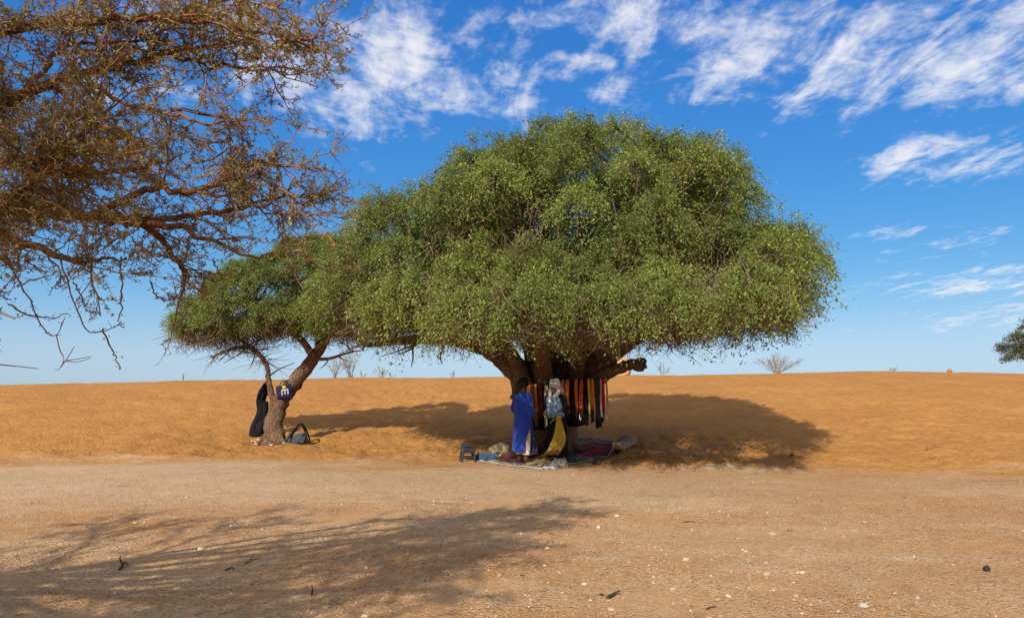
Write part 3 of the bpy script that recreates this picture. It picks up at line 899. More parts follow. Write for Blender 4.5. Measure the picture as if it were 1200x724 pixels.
for S, grow in SM:
    P0 = S[None, :, :3]
    if grow < 0:
        s1 = offshoots(rng, P0, None, 9.5, 0.35, 1.15, 6, 0.95, flat=0.4, tmin=0.25, up=0.10)
    else:
        s1 = offshoots(rng, P0, None, 21.0 * grow, 0.10, 0.38, 6, 0.95, tmin=0.15, up=0.05)
    n1 = len(s1)
    tw.tubes(s1, np.linspace(.0055, .0022, 6)[None] * rng.uniform(.6, 1.3, (n1, 1)), 4, a=rng.random(n1))
    s2 = offshoots(rng, s1, None, 30.0 if grow > 0 else 14.0, 0.05, 0.19 if grow > 0 else 0.3, 4, 0.95, up=0.03)
    n2 = len(s2)
    tw.tubes(s2, np.linspace(.0028, .0013, 4)[None] * rng.uniform(.7, 1.3, (n2, 1)), 3, a=rng.random(n2))
    s3 = offshoots(rng, s2, None, 22.0 if grow > 0 else 3.0, 0.015, 0.065, 2, 1.0, flat=1.0)
    n3 = len(s3)
    tw.tubes(s3, np.linspace(.0016, .0007, 2)[None] * np.ones((n3, 1)), 3, a=rng.random(n3))
    # leaf tufts sit on the fine twigs
    for QQ, m in ((s3, 5), (s2, 8)):
        nn, k, _ = QQ.shape
        gate = rng.random(nn) < (0.62 if grow > 0 else 0.8)
        QQ = QQ[gate]; nn = len(QQ)
        t = rng.random((nn, m)) * (k - 1.001); q = t.astype(int); f = (t - q)[..., None]
        r_ = np.arange(nn)[:, None]
        pos = (QQ[r_, q] * (1 - f) + QQ[r_, q + 1] * f).reshape(-1, 3)
        M = len(pos)
        D = rng.normal(size=(M, 3)) + np.array((0, 0, .3)); Nn = rng.normal(size=(M, 3)) + np.array((0, 0, .6))
        lv.leaflets(pos, D, Nn, rng.uniform(.012, .024, M) * (1 if grow > 0 else 1.9), rng.uniform(.008, .013, M) * (1 if grow > 0 else 1.9), rng.beta(1.6, 2.2, M))
# long bare withes drooping below the crown
hang = [[(5, 290), (22, 330), (40, 362), (52, 386), (66, 392), (76, 372)], [(72, 305), (80, 335), (90, 362), (100, 386), (122, 388), (141, 380)], [(10, 355), (34, 370), (60, 372), (80, 368)],
        [(141, 300), (142, 340), (140, 372), (142, 383)], [(176, 330), (182, 345), (196, 352), (214, 345)], [(235, 318), (238, 332), (236, 345)], [(120, 384), (130, 410), (136, 418), (140, 432)],
        [(20, 335), (50, 325), (75, 318)], [(88, 330), (97, 355), (108, 368)], [(250, 305), (256, 318), (262, 328)], [(-20, 300), (-5, 340), (12, 352)], [(150, 318), (165, 322), (182, 318)]]
for k_, h in enumerate(hang):
    P_ = crom(np.array([AT(px, py, 4.0) for px, py in h]), 16)
    P_ += np.random.default_rng(400 + k_).normal(size=P_.shape) * 0.004
    tw.tubes(P_[None], np.linspace(.0048, .0022, 16)[None], 4, a=0.1)
    s2 = offshoots(rng, P_[None], None, 14.0, 0.015, 0.085, 4, 1.0, flat=1.0)
    tw.tubes(s2, np.linspace(.0018, .0008, 4)[None] * np.ones((len(s2), 1)), 3, a=rng.random(len(s2)) * .3)
    # clusters of withered pods
    m = 26
    q = rng.integers(0, 16, m)
    lv.leaves(P_[q] + rng.normal(size=(m, 3)) * .010, rng.normal(size=(m, 3)), rng.normal(size=(m, 3)), rng.uniform(.008, .018, m), rng.uniform(.005, .010, m), rng.random(m) * .15)
# the thin sprig that hangs lowest, and a long tip reaching in at the edge
for k_, (h, r_) in enumerate([([(66, 392), (70, 410), (75, 420), (70, 432), (64, 433)], .006), ([(71, 430), (80, 418), (87, 406)], .006), ([(76, 423), (88, 421), (105, 418)], .005), ([(78, 423), (90, 424), (104, 420), (107, 417)], .004),
                              ([(-40, 420), (0, 427), (20, 429), (45, 432)], .007), ([(-60, 330), (-50, 380), (-40, 420)], .008)]):
    P_ = crom(np.array([AT(px, py, 4.0) for px, py in h]), 10)
    tw.tubes(P_[None], np.linspace(r_ * .52, r_ * .26, 10)[None], 4, a=0.2)
P_ = crom(np.array([AT(px, py, 4.0) for px, py in [(-100, 250), (-80, 290), (-60, 330)]]), 8)
tw.tubes(P_[None], np.linspace(.007, .004, 8)[None], 4, a=0.2)
for mb_, nm, mt in ((tk, 'trunk', ABARK), (tw, 'twigs', ATWIG), (lv, 'crown', ALEAF)):
    o_ = mb_.build(nm, mt, ac, smooth=nm != 'crown', kind=None if nm == 'trunk' else 'stuff')
    o_.matrix_parent_inverse = Matrix.Translation(-Vector(base))
print('acacia leaves', [sum(len(a) for a in lv.A[k]) for k in (3, 4)], 'twig faces', sum(len(a) for a in tw.A[4]))
# ------------------------------------------------------------------ stones, pebbles and litter on the ground
rng = np.random.default_rng(51)
t_ = (1 + 5 ** .5) / 2
ICO_V = np.array([(-1, t_, 0), (1, t_, 0), (-1, -t_, 0), (1, -t_, 0), (0, -1, t_), (0, 1, t_), (0, -1, -t_), (0, 1, -t_), (t_, 0, -1), (t_, 0, 1), (-t_, 0, -1), (-t_, 0, 1)]) / math.hypot(1, t_)
ICO_F = np.array([(0, 11, 5), (0, 5, 1), (0, 1, 7), (0, 7, 10), (0, 10, 11), (1, 5, 9), (5, 11, 4), (11, 10, 2), (10, 7, 6), (7, 1, 8), (3, 9, 4), (3, 4, 2), (3, 2, 6), (3, 6, 8), (3, 8, 9), (4, 9, 5), (2, 4, 11), (6, 2, 10), (8, 6, 7), (9, 8, 1)])


def scatter_stones(mb, X, Y, size, rng, amin=0.0, amax=1.0, flat=(0.35, 0.75)):
    n_ = len(X)
    Z = ground_h(X, Y)
    V = ICO_V[None] * (1 + rng.uniform(-.28, .28, (n_, 12, 1)))
    sc = np.stack([rng.uniform(.7, 1.3, n_), rng.uniform(.7, 1.2, n_), rng.uniform(*flat, n_)], 1)
    V = V * sc[:, None, :] * size[:, None, None]
    th = rng.uniform(0, 6.28, n_); c, s = np.cos(th)[:, None], np.sin(th)[:, None]
    V = np.stack([V[..., 0] * c - V[..., 1] * s, V[..., 0] * s + V[..., 1] * c, V[..., 2]], -1)
    V += np.stack([X, Y, Z + size * sc[:, 2] * 0.35], 1)[:, None, :]
    F = (ICO_F[None] + (np.arange(n_) * 12)[:, None, None]).reshape(-1, 3)
    mb.add(V.reshape(-1, 3), F, np.repeat(rng.uniform(amin, amax, n_), 20))


PEB = leaf_mat('pebble_limestone', [(0.0, (0.20, 0.115, 0.065)), (0.3, (0.40, 0.25, 0.14)), (0.7, (0.46, 0.32, 0.19)), (1.0, (0.56, 0.44, 0.30))], None, 0.9, 0.1)
mb = MB()
n_ = 30000
dist = 1.0 / rng.uniform(1 / 15.5, 1 / 3.4, n_)
lat = rng.uniform(-0.75, 0.75, n_) * dist
w = fbm(lat * 0.55 + 4, dist * 0.55 + 9, 4)
w2 = fbm(lat * 2.2, dist * 2.2, 2)
ridge = 0.5 + 0.5 * np.exp(-((lat - 0.4) / 3.0) ** 2)
ok = (rng.random(n_) < np.clip((w - 0.40) * 5.0, 0.05, 1) * np.clip((w2 - 0.3) * 3, 0.1, 1) * ridge) & (dist < foot(lat) - 0.6)
X, Y = lat[ok], dist[ok]
size = np.minimum(0.0040 + 0.0042 * rng.pareto(2.5, len(X)), 0.032)
scatter_stones(mb, X, Y, size, rng)
# grit: many tiny eight-sided grains
n_ = 44000
dist = 1.0 / rng.uniform(1 / 14.0, 1 / 3.4, n_)
lat = rng.uniform(-0.75, 0.75, n_) * dist
w = fbm(lat * 0.7 + 40, dist * 0.7 + 9, 4)
ok = (rng.random(n_) < np.clip((w - 0.36) * 3.0, 0.05, 0.6)) & (dist < foot(lat) - 0.6)
X, Y = lat[ok], dist[ok]; n_ = len(X)
OV = np.array([(1, 0, 0), (-1, 0, 0), (0, 1, 0), (0, -1, 0), (0, 0, 1), (0, 0, -1)], float)
OF = np.array([(0, 2, 4), (2, 1, 4), (1, 3, 4), (3, 0, 4), (2, 0, 5), (1, 2, 5), (3, 1, 5), (0, 3, 5)])
sz = np.minimum(0.0035 + 0.0028 * rng.pareto(2.6, n_), 0.016) * (0.6 + 0.06 * Y)
Vv = OV[None] * rng.uniform(.6, 1.3, (n_, 6, 1)) * np.array((1.2, 1, .7)) * sz[:, None, None]
th_ = rng.uniform(0, 6.28, n_); c_, s_ = np.cos(th_)[:, None], np.sin(th_)[:, None]
Vv = np.stack([Vv[..., 0] * c_ - Vv[..., 1] * s_, Vv[..., 0] * s_ + Vv[..., 1] * c_, Vv[..., 2]], -1) + np.stack([X, Y, ground_h(X, Y) + sz * .25], 1)[:, None]
mb.add(Vv.reshape(-1, 3), (OF[None] + (np.arange(n_) * 6)[:, None, None]).reshape(-1, 3), np.repeat(rng.random(n_), 8))
print('grit', n_)
print('pebbles', len(X))
peb = mb.build('pebbles', PEB, smooth=False, kind='stuff')
tag(peb, 'pale limestone pebbles scattered over the gravelly ground', 'pebbles')

# dark crumbs of dung and twig on the sand
DARK = plain('dark_crumbs', (0.06, 0.035, 0.02), 0.9, 0.4, 20)
mb = MB()
n_ = 240
lat = rng.uniform(-16, 17, n_); dd = rng.uniform(6, 33, n_)
scatter_stones(mb, lat, dd, rng.uniform(.006, .022, n_), rng)
crumbs = mb.build('dark_crumbs', DARK, smooth=False, kind='stuff')
tag(crumbs, 'small dark crumbs of dung and bark scattered over the sand', 'debris')

STONE = plain('stone_pale', (0.33, 0.225, 0.145), 0.9, 0.25, 25)
BLACKST = plain('stone_black', (0.025, 0.022, 0.022), 0.6, 0.4, 25)
BROWNST = plain('stone_brown', (0.20, 0.12, 0.07), 0.9, 0.35, 25)


def rock(name, pos, size, mat, seed, sub=2, sink=0.3):
    rg = np.random.default_rng(seed)
    bm = bmesh.new()
    bmesh.ops.create_icosphere(bm, subdivisions=sub, radius=1.0)
    ph = rg.uniform(0, 6, 6)
    for v in bm.verts:
        c = v.co.normalized()
        k = 1 + .16 * math.sin(3 * c.x + ph[0]) * math.cos(2.5 * c.y + ph[1]) + .12 * math.sin(5 * c.z + 4 * c.x + ph[2]) + .07 * math.sin(9 * c.y + ph[3]) + rg.uniform(-.05, .05)
        # a few flattened facets
        for q in range(3):
            a_ = ph[q + 1]; nrm = Vector((math.cos(a_), math.sin(a_), .4 * math.sin(2 * a_))).normalized()
            dq = (c * k).dot(nrm)
            if dq > .72:
                k -= (dq - .72) * .9
        v.co = c * k
        v.co = Vector((v.co.x * size[0], v.co.y * size[1], v.co.z * size[2]))
    bmesh.ops.rotate(bm, cent=(0, 0, 0), matrix=Matrix.Rotation(rg.uniform(0, 6), 3, 'Z'), verts=bm.verts)
    me = bpy.data.meshes.new(name); bm.to_mesh(me); bm.free()
    me.materials.append(mat)
    o = bpy.data.objects.new(name, me); COL.objects.link(o)
    o.location = (pos[0], pos[1], pos[2] + size[2] * (1 - 2 * sink) * .9)
    return o


for k_, (px, py, s) in enumerate([(305, 693, .030), (585, 675, .036), (492, 660, .034), (760, 669, .034), (228, 686, .026), (143, 700, .026), (898, 660, .032), (933, 699, .03), (60, 717, .022), (470, 640, .026), (688, 585, .035), (657, 612, .03), (789, 708, .026), (690, 655, .028), (905, 627, .06), (80, 653, .03)]):
    tag(rock('stone', GP(px, py), (s * .8, s * .68, s * .5), STONE, 600 + k_), 'pale rounded stone, larger than the pebbles around it, on the bare gravel', 'stone', 'larger pale stones on the gravel')
tag(rock('white_stone', GP(1011, 711), (.042, .038, .022), plain('stone_white', (.42, .36, .29), .9, .15, 30), 650), 'bright white stone lying flat on the bare ground', 'stone')
tag(rock('black_stone', GP(1157, 669), (.034, .03, .03), BLACKST, 651, 2, .15), 'black stone alone on the reddish bare sand', 'stone')
for k_, (px, py, s) in enumerate([(645, 636, .03), (674, 650, .03), (688, 617, .02), (866, 526, .05), (928, 534, .05), (1088, 527, .06), (989, 492, .06), (1040, 540, .04)]):
    tag(rock('clod', GP(px, py), (s * 1.2, s, s * .8), BROWNST, 660 + k_), 'dark brown clod of earth lying on the sand', 'clod', 'dark clods on the sand')

WOOD = bark_mat('dry_wood', (0.03, 0.018, 0.012), (0.09, 0.055, 0.035), (0.20, 0.14, 0.09))


def stick(name, rows, label, r=.008, forks=()):
    P = np.array([GP(px, py) + np.array((0, 0, h)) for px, py, h in rows])
    S = crom(P, 10)
    m = MB()
    m.tubes(S[None], np.linspace(r, r * .5, 10)[None], 6, cap=True, flute=.2)
    for f in forks:
        Q = np.array([GP(px, py) + np.array((0, 0, h)) for px, py, h in f])
        S2 = crom(Q, 6)
        m.tubes(S2[None], np.linspace(r * .7, r * .3, 6)[None], 5, cap=True, flute=.2)
    tag(m.build(name, WOOD, origin=S[0]), label, 'stick')


stick('dead_stick', [(140, 668, .005), (146, 663, .03), (150, 665, .012)], 'short dark curled stick on the shaded brown gravel', .012, [[(144, 665, .02), (140, 661, .05), (141, 659, .06)]])
stick('dead_stick', [(712, 702, .01), (720, 698, .015), (726, 697, .03)], 'stubby curled bark piece on the sunlit pale gravel', .014)
stick('dead_stick', [(287, 661, .006), (296, 657, .01), (307, 655, .006)], 'thin straight twig with a side shoot on the shaded gravel', .005, [[(293, 658, .01), (297, 652, .03)]])
stick('dead_stick', [(800, 612, .006), (810, 612, .008), (821, 613, .006)], 'long thin twig lying level on the sunlit gravel', .007)
stick('dead_stick', [(264, 669, .008), (271, 667, .012), (274, 668, .008)], 'small dark twig beside the pale stones in the shade', .007)
stick('dead_stick', [(365, 699, .0), (366, 694, .02), (365, 690, .03)], 'short dark upright splinter standing in the gravel', .007)
stick('dead_stick', [(828, 715, .006), (834, 713, .008), (840, 712, .006)], 'thin grey twig near the white stone on the gravel', .006)

# ------------------------------------------------------------------ things along the crest
SHRUB = twig_mat('twig_dry_shrub', (0.16, 0.12, 0.08), (0.42, 0.36, 0.26))
YGRN = leaf_mat('leaf_dry_shrub', [(0, (0.16, 0.16, 0.06)), (.6, (0.34, 0.32, 0.13)), (1, (0.50, 0.46, 0.22))], .3)


def crest_pos(px, back=0.4):
    a = (px - 600) / FPX
    y = 40.0
    for _ in range(6):
        y = float(foot(np.array([a * y]))[0]) + CRL + back
    return np.array((a * y, y, GZ(a * y, y)))


def shrub(px, w, h, ns, label, leafy=0, seed=0, back=.5, mat=SHRUB):
    rg = np.random.default_rng(seed)
    w *= 1.28; h *= 1.28
    b = crest_pos(px, back)
    e = empty('dry_shrub', b)
    tag(e, label, 'shrub')
    m = MB()
    ts = np.linspace(0, 1, 7)
    ang = rg.uniform(-1, 1, ns)
    d = np.stack([ang * w * .5, rg.normal(size=ns) * w * .22, h * (1 - .35 * np.abs(ang)) * rg.uniform(.6, 1.05, ns)], 1)
    st = rg.normal(size=(ns, 3)) * np.array((.04, .04, 0))
    P = st[:, None] + d[:, None, :] * ts[None, :, None]
    P[:, :, 2] += (np.sin(ts * 1.57) * .18 * h)[None]
    P += np.cumsum(rg.normal(size=P.shape) * .028 * h, 1)
    P[:, 0, 2] = -.06
    m.tubes(P, np.linspace(.012, .005, 7)[None] * np.ones((ns, 1)), 4, a=rg.random(ns))
    s2 = offshoots(rg, P, None, 8 / max(h, .3), .12 * h, .4 * h, 4, .8, tmin=.3, up=.2)
    m.tubes(s2, np.linspace(.007, .004, 4)[None] * np.ones((len(s2), 1)), 3, a=rg.random(len(s2)))
    m.build('stems', mat, e)
    if leafy:
        L = MB()
        q = rg.integers(0, len(s2), leafy)
        pos = s2[q, rg.integers(0, 4, leafy)] + rg.normal(size=(leafy, 3)) * .02
        L.leaves(pos, rg.normal(size=(leafy, 3)) + np.array((0, 0, .6)), rg.normal(size=(leafy, 3)), rg.uniform(.03, .07, leafy), rg.uniform(.012, .025, leafy), rg.random(leafy))
        L.build('foliage', YGRN, e, smooth=False, kind='stuff')


shrub(910, 1.75, .66, 34, 'wide leafless thorn shrub on the dune crest, right of the big tree', 0, 701)
shrub(411, .9, 1.05, 16, 'yellow-green broom shrub on the crest between the two trees', 420, 702)
shrub(393, .95, .75, 12, 'bare grey shrub on the crest beside the yellow-green broom', 0, 703, .2)
shrub(447, .75, .38, 10, 'low sparse yellowish shrub on the crest under the big crown', 120, 704)
shrub(532, .35, .26, 5, 'tiny sprig on the crest left of the thick trunk', 30, 705)
shrub(776, .5, .42, 8, 'small bare shrub on the crest beyond the sawn limb', 0, 706)
shrub(1047, .45, .16, 8, 'low tuft on the highest point of the dune crest', 20, 707)
shrub(425, .3, .2, 5, 'small low sprig on the crest beside the yellow-green broom', 20, 708)
b = crest_pos(1111, .3)
tag(rock('red_stone', b, (.16, .14, .12), plain('stone_red', (.33, .15, .07), .9, .3, 8), 710, 2, .2), 'reddish stone sitting on the bare dune crest', 'stone')
# wooden stake
b = crest_pos(216, .3)
m = MB()
P = crom(np.array([(0, 0, -.1), (.01, 0, .12), (-.01, 0, .24), (.005, 0, .34)]), 8)
m.tubes(P[None], np.full((1, 8), .022), 7, cap=True, flute=.15)
m.tubes(crom(np.array([(0, 0, .16), (.05, 0, .2), (.07, 0, .24)]), 5)[None], np.full((1, 5), .014), 6, cap=True)
o = m.build('stake', WOOD); o.location = b
tag(o, 'short wooden stake standing alone on the left dune crest', 'stake')
# sandstone boulders behind the sawn limb
SAND_ROCK = plain('sandstone', (.50, .27, .13), .95, .2, 3, .6)
for k_, (px, sx, sz, bk, lab) in enumerate([(731, .60, .52, .9, 'squat tan sandstone boulder on the crest behind the sawn limb'), (706, .28, .36, 1.1, 'small round sandstone boulder seen through the fork of the limbs'), (641, .5, .36, 1.2, 'low sandstone boulder on the crest glimpsed between the trunk stems')]):
    b = crest_pos(px, bk)
    tag(rock('boulder', b, (sx, .45, sz), SAND_ROCK, 720 + k_, 3, .12), lab, 'boulder')

# far grey-green tree past the dune
rg = np.random.default_rng(77)
fx = AT(1216, 440, 60.0)
fb = np.array((fx[0], 60.0, GZ(fx[0], 60.0)))
ft = empty('desert_tree', fb)
tag(ft, 'grey-green tree standing beyond the dune', 'tree')
m = MB(); L = MB(); tww = MB()
c0 = AT(1218, 410, 60.0) - fb
S = crom(np.array([(0, 0, -.2, .25), (-.1, 0, 1.2, .2), (.1, .1, 2.4, .16), (.0, 0, c0[2], .08)]), 14)
m.tubes(S[None, :, :3], S[None, :, 3], 9, flute=.15, cap=True)
lobF = []
for k_ in range(46):
    u = unit(rg, 1)[0]
    u[2] = u[2] if u[2] > -.5 else -u[2] * .3
    p = c0 + u * np.array((2.7, 2.5, 2.25)) * rg.uniform(.55, .95)
    lobF.append((p, rg.uniform(.45, .75), u))
foliage(rg, lobF, tww, L, 70, 24, .13, .08, .3, .09)
connect(rg, m, lobF, [S], .07)
GRN = leaf_mat('leaf_grey_green', [(0, (.05, .055, .03)), (.5, (.12, .125, .065)), (1, (.24, .235, .13))], .25)
m.build('trunk', BARK, ft); tww.build('twigs', TWIG, ft, kind='stuff'); L.build('crown', GRN, ft, smooth=False, kind='stuff')
# ------------------------------------------------------------------ cloth tools
_cm = {}


def fabric(col, col2=None, split=0.75, rough=0.9, noise=0.2):
    key = (col, col2, split)
    if key in _cm:
        return _cm[key]
    m, n = new_mat('fabric_%d' % len(_cm))
    a = n.n('ShaderNodeAttribute', attribute_name='rnd').outputs['Fac']
    tcn = n.n('ShaderNodeTexCoord').outputs['Object']
    f = n.noise(tcn, 22.0, 4.0)
    wv = n.n('ShaderNodeTexWave', wave_type='BANDS', bands_direction='Z', ins={'Vector': tcn, 'Scale': 160.0, 'Distortion': 1.0}).outputs['Fac']
    c = n.ramp(a, [(0.0, col), (max(0, split - .12), col), (split, col2 or col), (1.0, col2 or col)])
    c = n.mix(n.math('MULTIPLY', f, noise), c, tuple(x * .45 for x in col))
    finish(n, c, rough, wv, .15, .002, .08, sheen=.15 if max(col) > .1 else 0.0)
    _cm[key] = m
    return m


def thick(o, t=.004):
    md = o.modifiers.new('thickness', 'SOLIDIFY'); md.thickness = t; md.offset = 0
    return o


def lump(name, c, size, mat, seed, folds=.14, label=None, cat=None, parent=None, flatb=True, sub=4, freq=4.0):
    """a crumpled soft heap resting on the ground"""
    rg = np.random.default_rng(seed); ph = rg.uniform(0, 6, 8)
    bm = bmesh.new(); bmesh.ops.create_icosphere(bm, subdivisions=sub, radius=1.0)
    for v in bm.verts:
        q = v.co.normalized()
        k = 1 + folds * (math.sin(freq * q.x + 2 * q.y + ph[0]) + .8 * math.sin(freq * 1.3 * q.y - 2 * q.z + ph[1]) + .6 * math.sin(freq * 2.3 * q.x - freq * q.z + ph[2]) + .5 * math.sin(freq * 3.1 * q.z + freq * 1.7 * q.y + ph[3]))
        k += folds * .5 * abs(math.sin(freq * 2.1 * q.x + freq * 1.6 * q.y + ph[4]))
        z = q.z * k
        if flatb and z < -.25:
            z = -.25 + (z + .25) * .12
        v.co = Vector((q.x * k * size[0], q.y * k * size[1], z * size[2]))
    me = bpy.data.meshes.new(name); bm.to_mesh(me); bm.free()
    me.polygons.foreach_set('use_smooth', np.full(len(me.polygons), True))
    me.attributes.new('rnd', 'FLOAT', 'FACE').data.foreach_set('value', np.zeros(len(me.polygons), np.float32))
    me.materials.append(mat)
    o = bpy.data.objects.new(name, me); COL.objects.link(o)
    o.location = (c[0], c[1], c[2] + size[2] * .28)
    if parent:
        o.parent = parent
    if label:
        tag(o, label, cat)
    return o


# ------------------------------------------------------------------ scarves on a cord
YS = 17.15
CORD = MB()
cp = crom(np.array([AT(604, 449, 17.35), AT(614, 449, YS), AT(640, 452, YS - .02), AT(658, 446, YS - .02), AT(690, 444.5, YS), AT(706, 444, YS), AT(713, 441, 17.35)]), 40)
CORD.tubes(cp[None], np.full((1, 40), .008), 6, cap=True)
cord = CORD.build('cord', plain('cord', (.03, .025, .02), .9))
tag(cord, 'dark cord strung across the thick trunk carrying the scarves', 'cord')


def cord_at(px):
    a = (px - 600) / FPX
    k = np.argmin(np.abs(cp[:, 0] / cp[:, 1] - a * (cp[:, 1] / cp[:, 1])))
    return cp[k]


def scarf(px, bot, wpx, ca, cb, split, label, seed, name='scarf', dy=0.0, lean=0.0):
    rg = np.random.default_rng(seed)
    t = cord_at(px).copy()
    zb = AT(px, bot, YS)[2]
    L = t[2] - zb; w = wpx / FPX * YS * 1.08
    nc = 9
    u = np.linspace(-.5, .5, nc)
    rows = []; vals = []
    ph = rg.uniform(0, 6)
    back = [(.55, 1), (.35, 1), (.15, 1), (.04, 1)]
    for (f, s) in back:
        rows.append((f, .022)); vals.append(f)
    rows.append((-.012 / max(L, .1), .012)); vals.append(0)
    rows.append((-.014 / max(L, .1), -.008)); vals.append(0)
    for f in np.linspace(.02, 1, 15):
        rows.append((f, -.022)); vals.append(f)
    G = np.zeros((len(rows), nc, 3))
    for i, (f, oy) in enumerate(rows):
        ff = max(f, 0)
        ww = w * (.72 + .34 * ff)
        fold = .016 * np.sin(u * 15 + ph + ff * 1.2) + .008 * np.sin(u * 31 + ph * 2)
        sgn = 1 if oy > 0 else -1
        G[i, :, 0] = t[0] + u * ww + lean * ff * L + .01 * math.sin(ff * 5 + ph)
        G[i, :, 1] = t[1] + oy + dy + sgn * np.abs(fold) + (.03 * ff if oy < 0 else 0) * 0
        G[i, :, 2] = t[2] - f * L + (.02 * np.sin(u * 7 + ph) * (f > .95))
    vf = np.repeat((np.array(vals)[:-1] + np.array(vals)[1:]) / 2, nc - 1)
    m = MB(); m.sheet(G, np.clip(vf, 0, 1))
    o = thick(m.build(name, fabric(ca, cb, split), origin=t))
    o_l = tag(o, label, 'scarf', 'scarves hanging from the cord')
    return o


ORG = (.62, .17, .025); YEL = (.66, .40, .05); RED = (.42, .022, .012); DRED = (.16, .016, .012); BLK = (.012, .010, .011); PALE = (.62, .55, .26); CHAR = (.045, .035, .045); WHT = (.55, .48, .42); BRN = (.22, .08, .025); LEM = (.70, .52, .10); ORED = (.55, .075, .015)
LIST = [(613.5, 497, 5, RED, DRED, .8, 'dark red scarf first on the cord, beside the blue-robed person'), (617.5, 521, 5, LEM, YEL, .6, 'long golden yellow scarf reaching nearly to the rugs'),
        (621.5, 500, 4, ORG, BRN, .8, 'orange scarf hanging between golden and rust ones'), (625, 498, 4.5, ORED, BLK, .85, 'orange-red scarf with short black end beside the pale yellow one\'s group'),
        (628.5, 496, 3.5, YEL, ORG, .5, 'narrow amber scarf turning orange lower down'), (632.5, 499, 5, DRED, BLK, .8, 'maroon scarf hanging next to the pale yellow one'),
        (638.5, 500, 4.5, PALE, PALE, .9, 'pale yellow-cream scarf beside the white-turbaned person'), (645, 498, 6, BLK, BLK, .9, 'plain black scarf hanging behind the white turban'),
        (654, 492, 5, DRED, BLK, .85, 'dark crimson scarf behind the white-turbaned person\'s shoulder'), (659.5, 492, 3.5, (.60, .26, .14), BRN, .85, 'salmon pink scarf beside the black-sleeved arm'),
        (665.5, 490, 5.5, ORG, BLK, .9, 'broad orange scarf between salmon and black ones'), (670.5, 498, 5, BLK, BLK, .9, 'plain black scarf between two broad orange ones'),
        (675, 489, 4.5, ORG, BLK, .88, 'bright orange scarf with black end next to a black one'), (679, 488, 4, ORED, BLK, .9, 'vermilion scarf hanging beside a thin grey one'),
        (682.3, 492, 2.2, WHT, WHT, .9, 'thin whitish grey scarf between vermilion and black'), (685.5, 498, 4.5, BLK, BLK, .9, 'long black scarf beside the yellow-to-orange pair'),
        (689.8, 487, 4, YEL, LEM, .55, 'yellow scarf paler toward its end, beside a long black one'), (693.6, 495, 4.2, ORG, BLK, .72, 'orange scarf with deep black end beside the charcoal one'),
        (698.5, 501, 6.5, CHAR, BLK, .85, 'wide charcoal scarf, longest of those hanging over bare sand'), (702.8, 488, 1.8, WHT, WHT, .9, 'thin pale scarf between charcoal and bright red'),
        (706.5, 495, 5.2, (.50, .012, .010), BLK, .70, 'bright red scarf with black end, last but one on the cord'), (710.3, 492, 2, WHT, (.5, .4, .36), .6, 'narrow white scarf edge at the end of the cord')]
for k_, (px, bot, w_, ca, cb, sp, lab) in enumerate(LIST):
    scarf(px, bot, w_, ca, cb, sp, lab, 800 + k_, dy=(-.012 if k_ % 2 else .012), lean=float(np.random.default_rng(880 + k_).uniform(-.05, .05)))
# black sheets behind the scarves, filling the dark gaps against the trunk
for k_, (px, bot, w_, lab) in enumerate([(627, 504, 20, 'wide black sheet hung behind the first group of scarves'), (674, 499, 24, 'wide black sheet hung behind the orange scarves')]):
    scarf(px, bot, w_, BLK, BLK, .9, lab, 850 + k_, 'black_sheet', dy=.07)['category'] = 'cloth'

# ------------------------------------------------------------------ rugs
def rug(name, corners, mat, label, nu=28, nv=20, lift=None, zoff=.012):
    A, B, C, D = [GP(*c) for c in corners]     # front-left, front-right, back-right, back-left
    u, v = np.meshgrid(np.linspace(0, 1, nu), np.linspace(0, 1, nv))
    P = (A[None, None] * ((1 - u) * (1 - v))[..., None] + B * (u * (1 - v))[..., None] + C * (u * v)[..., None] + D * ((1 - u) * v)[..., None])
    wob = (fbm(P[..., 0] * 3, P[..., 1] * 3, 3) - .5)
    P[..., 0] += wob * .06; P[..., 1] += (fbm(P[..., 0] * 2 + 9, P[..., 1] * 2, 2) - .5) * .10
    P[..., 2] = ground_h(P[..., 0], P[..., 1]) + zoff + np.abs(wob) * .05
    if lift is not None:
        P[..., 2] += lift(u, v)
    o0 = P[nv // 2, nu // 2].copy()
    F = []
    m = MB(); m.sheet(P - o0)
    me = mesh_from(name, m.V[0], [m.F[4][0]], True, vattr={'u': u.ravel(), 'v': v.ravel()}, mats=[mat])
    o = bpy.data.objects.new(name, me); COL.objects.link(o); o.location = o0
    thick(o, .012)
    return tag(o, label, 'rug'), (A, B, C, D), o0


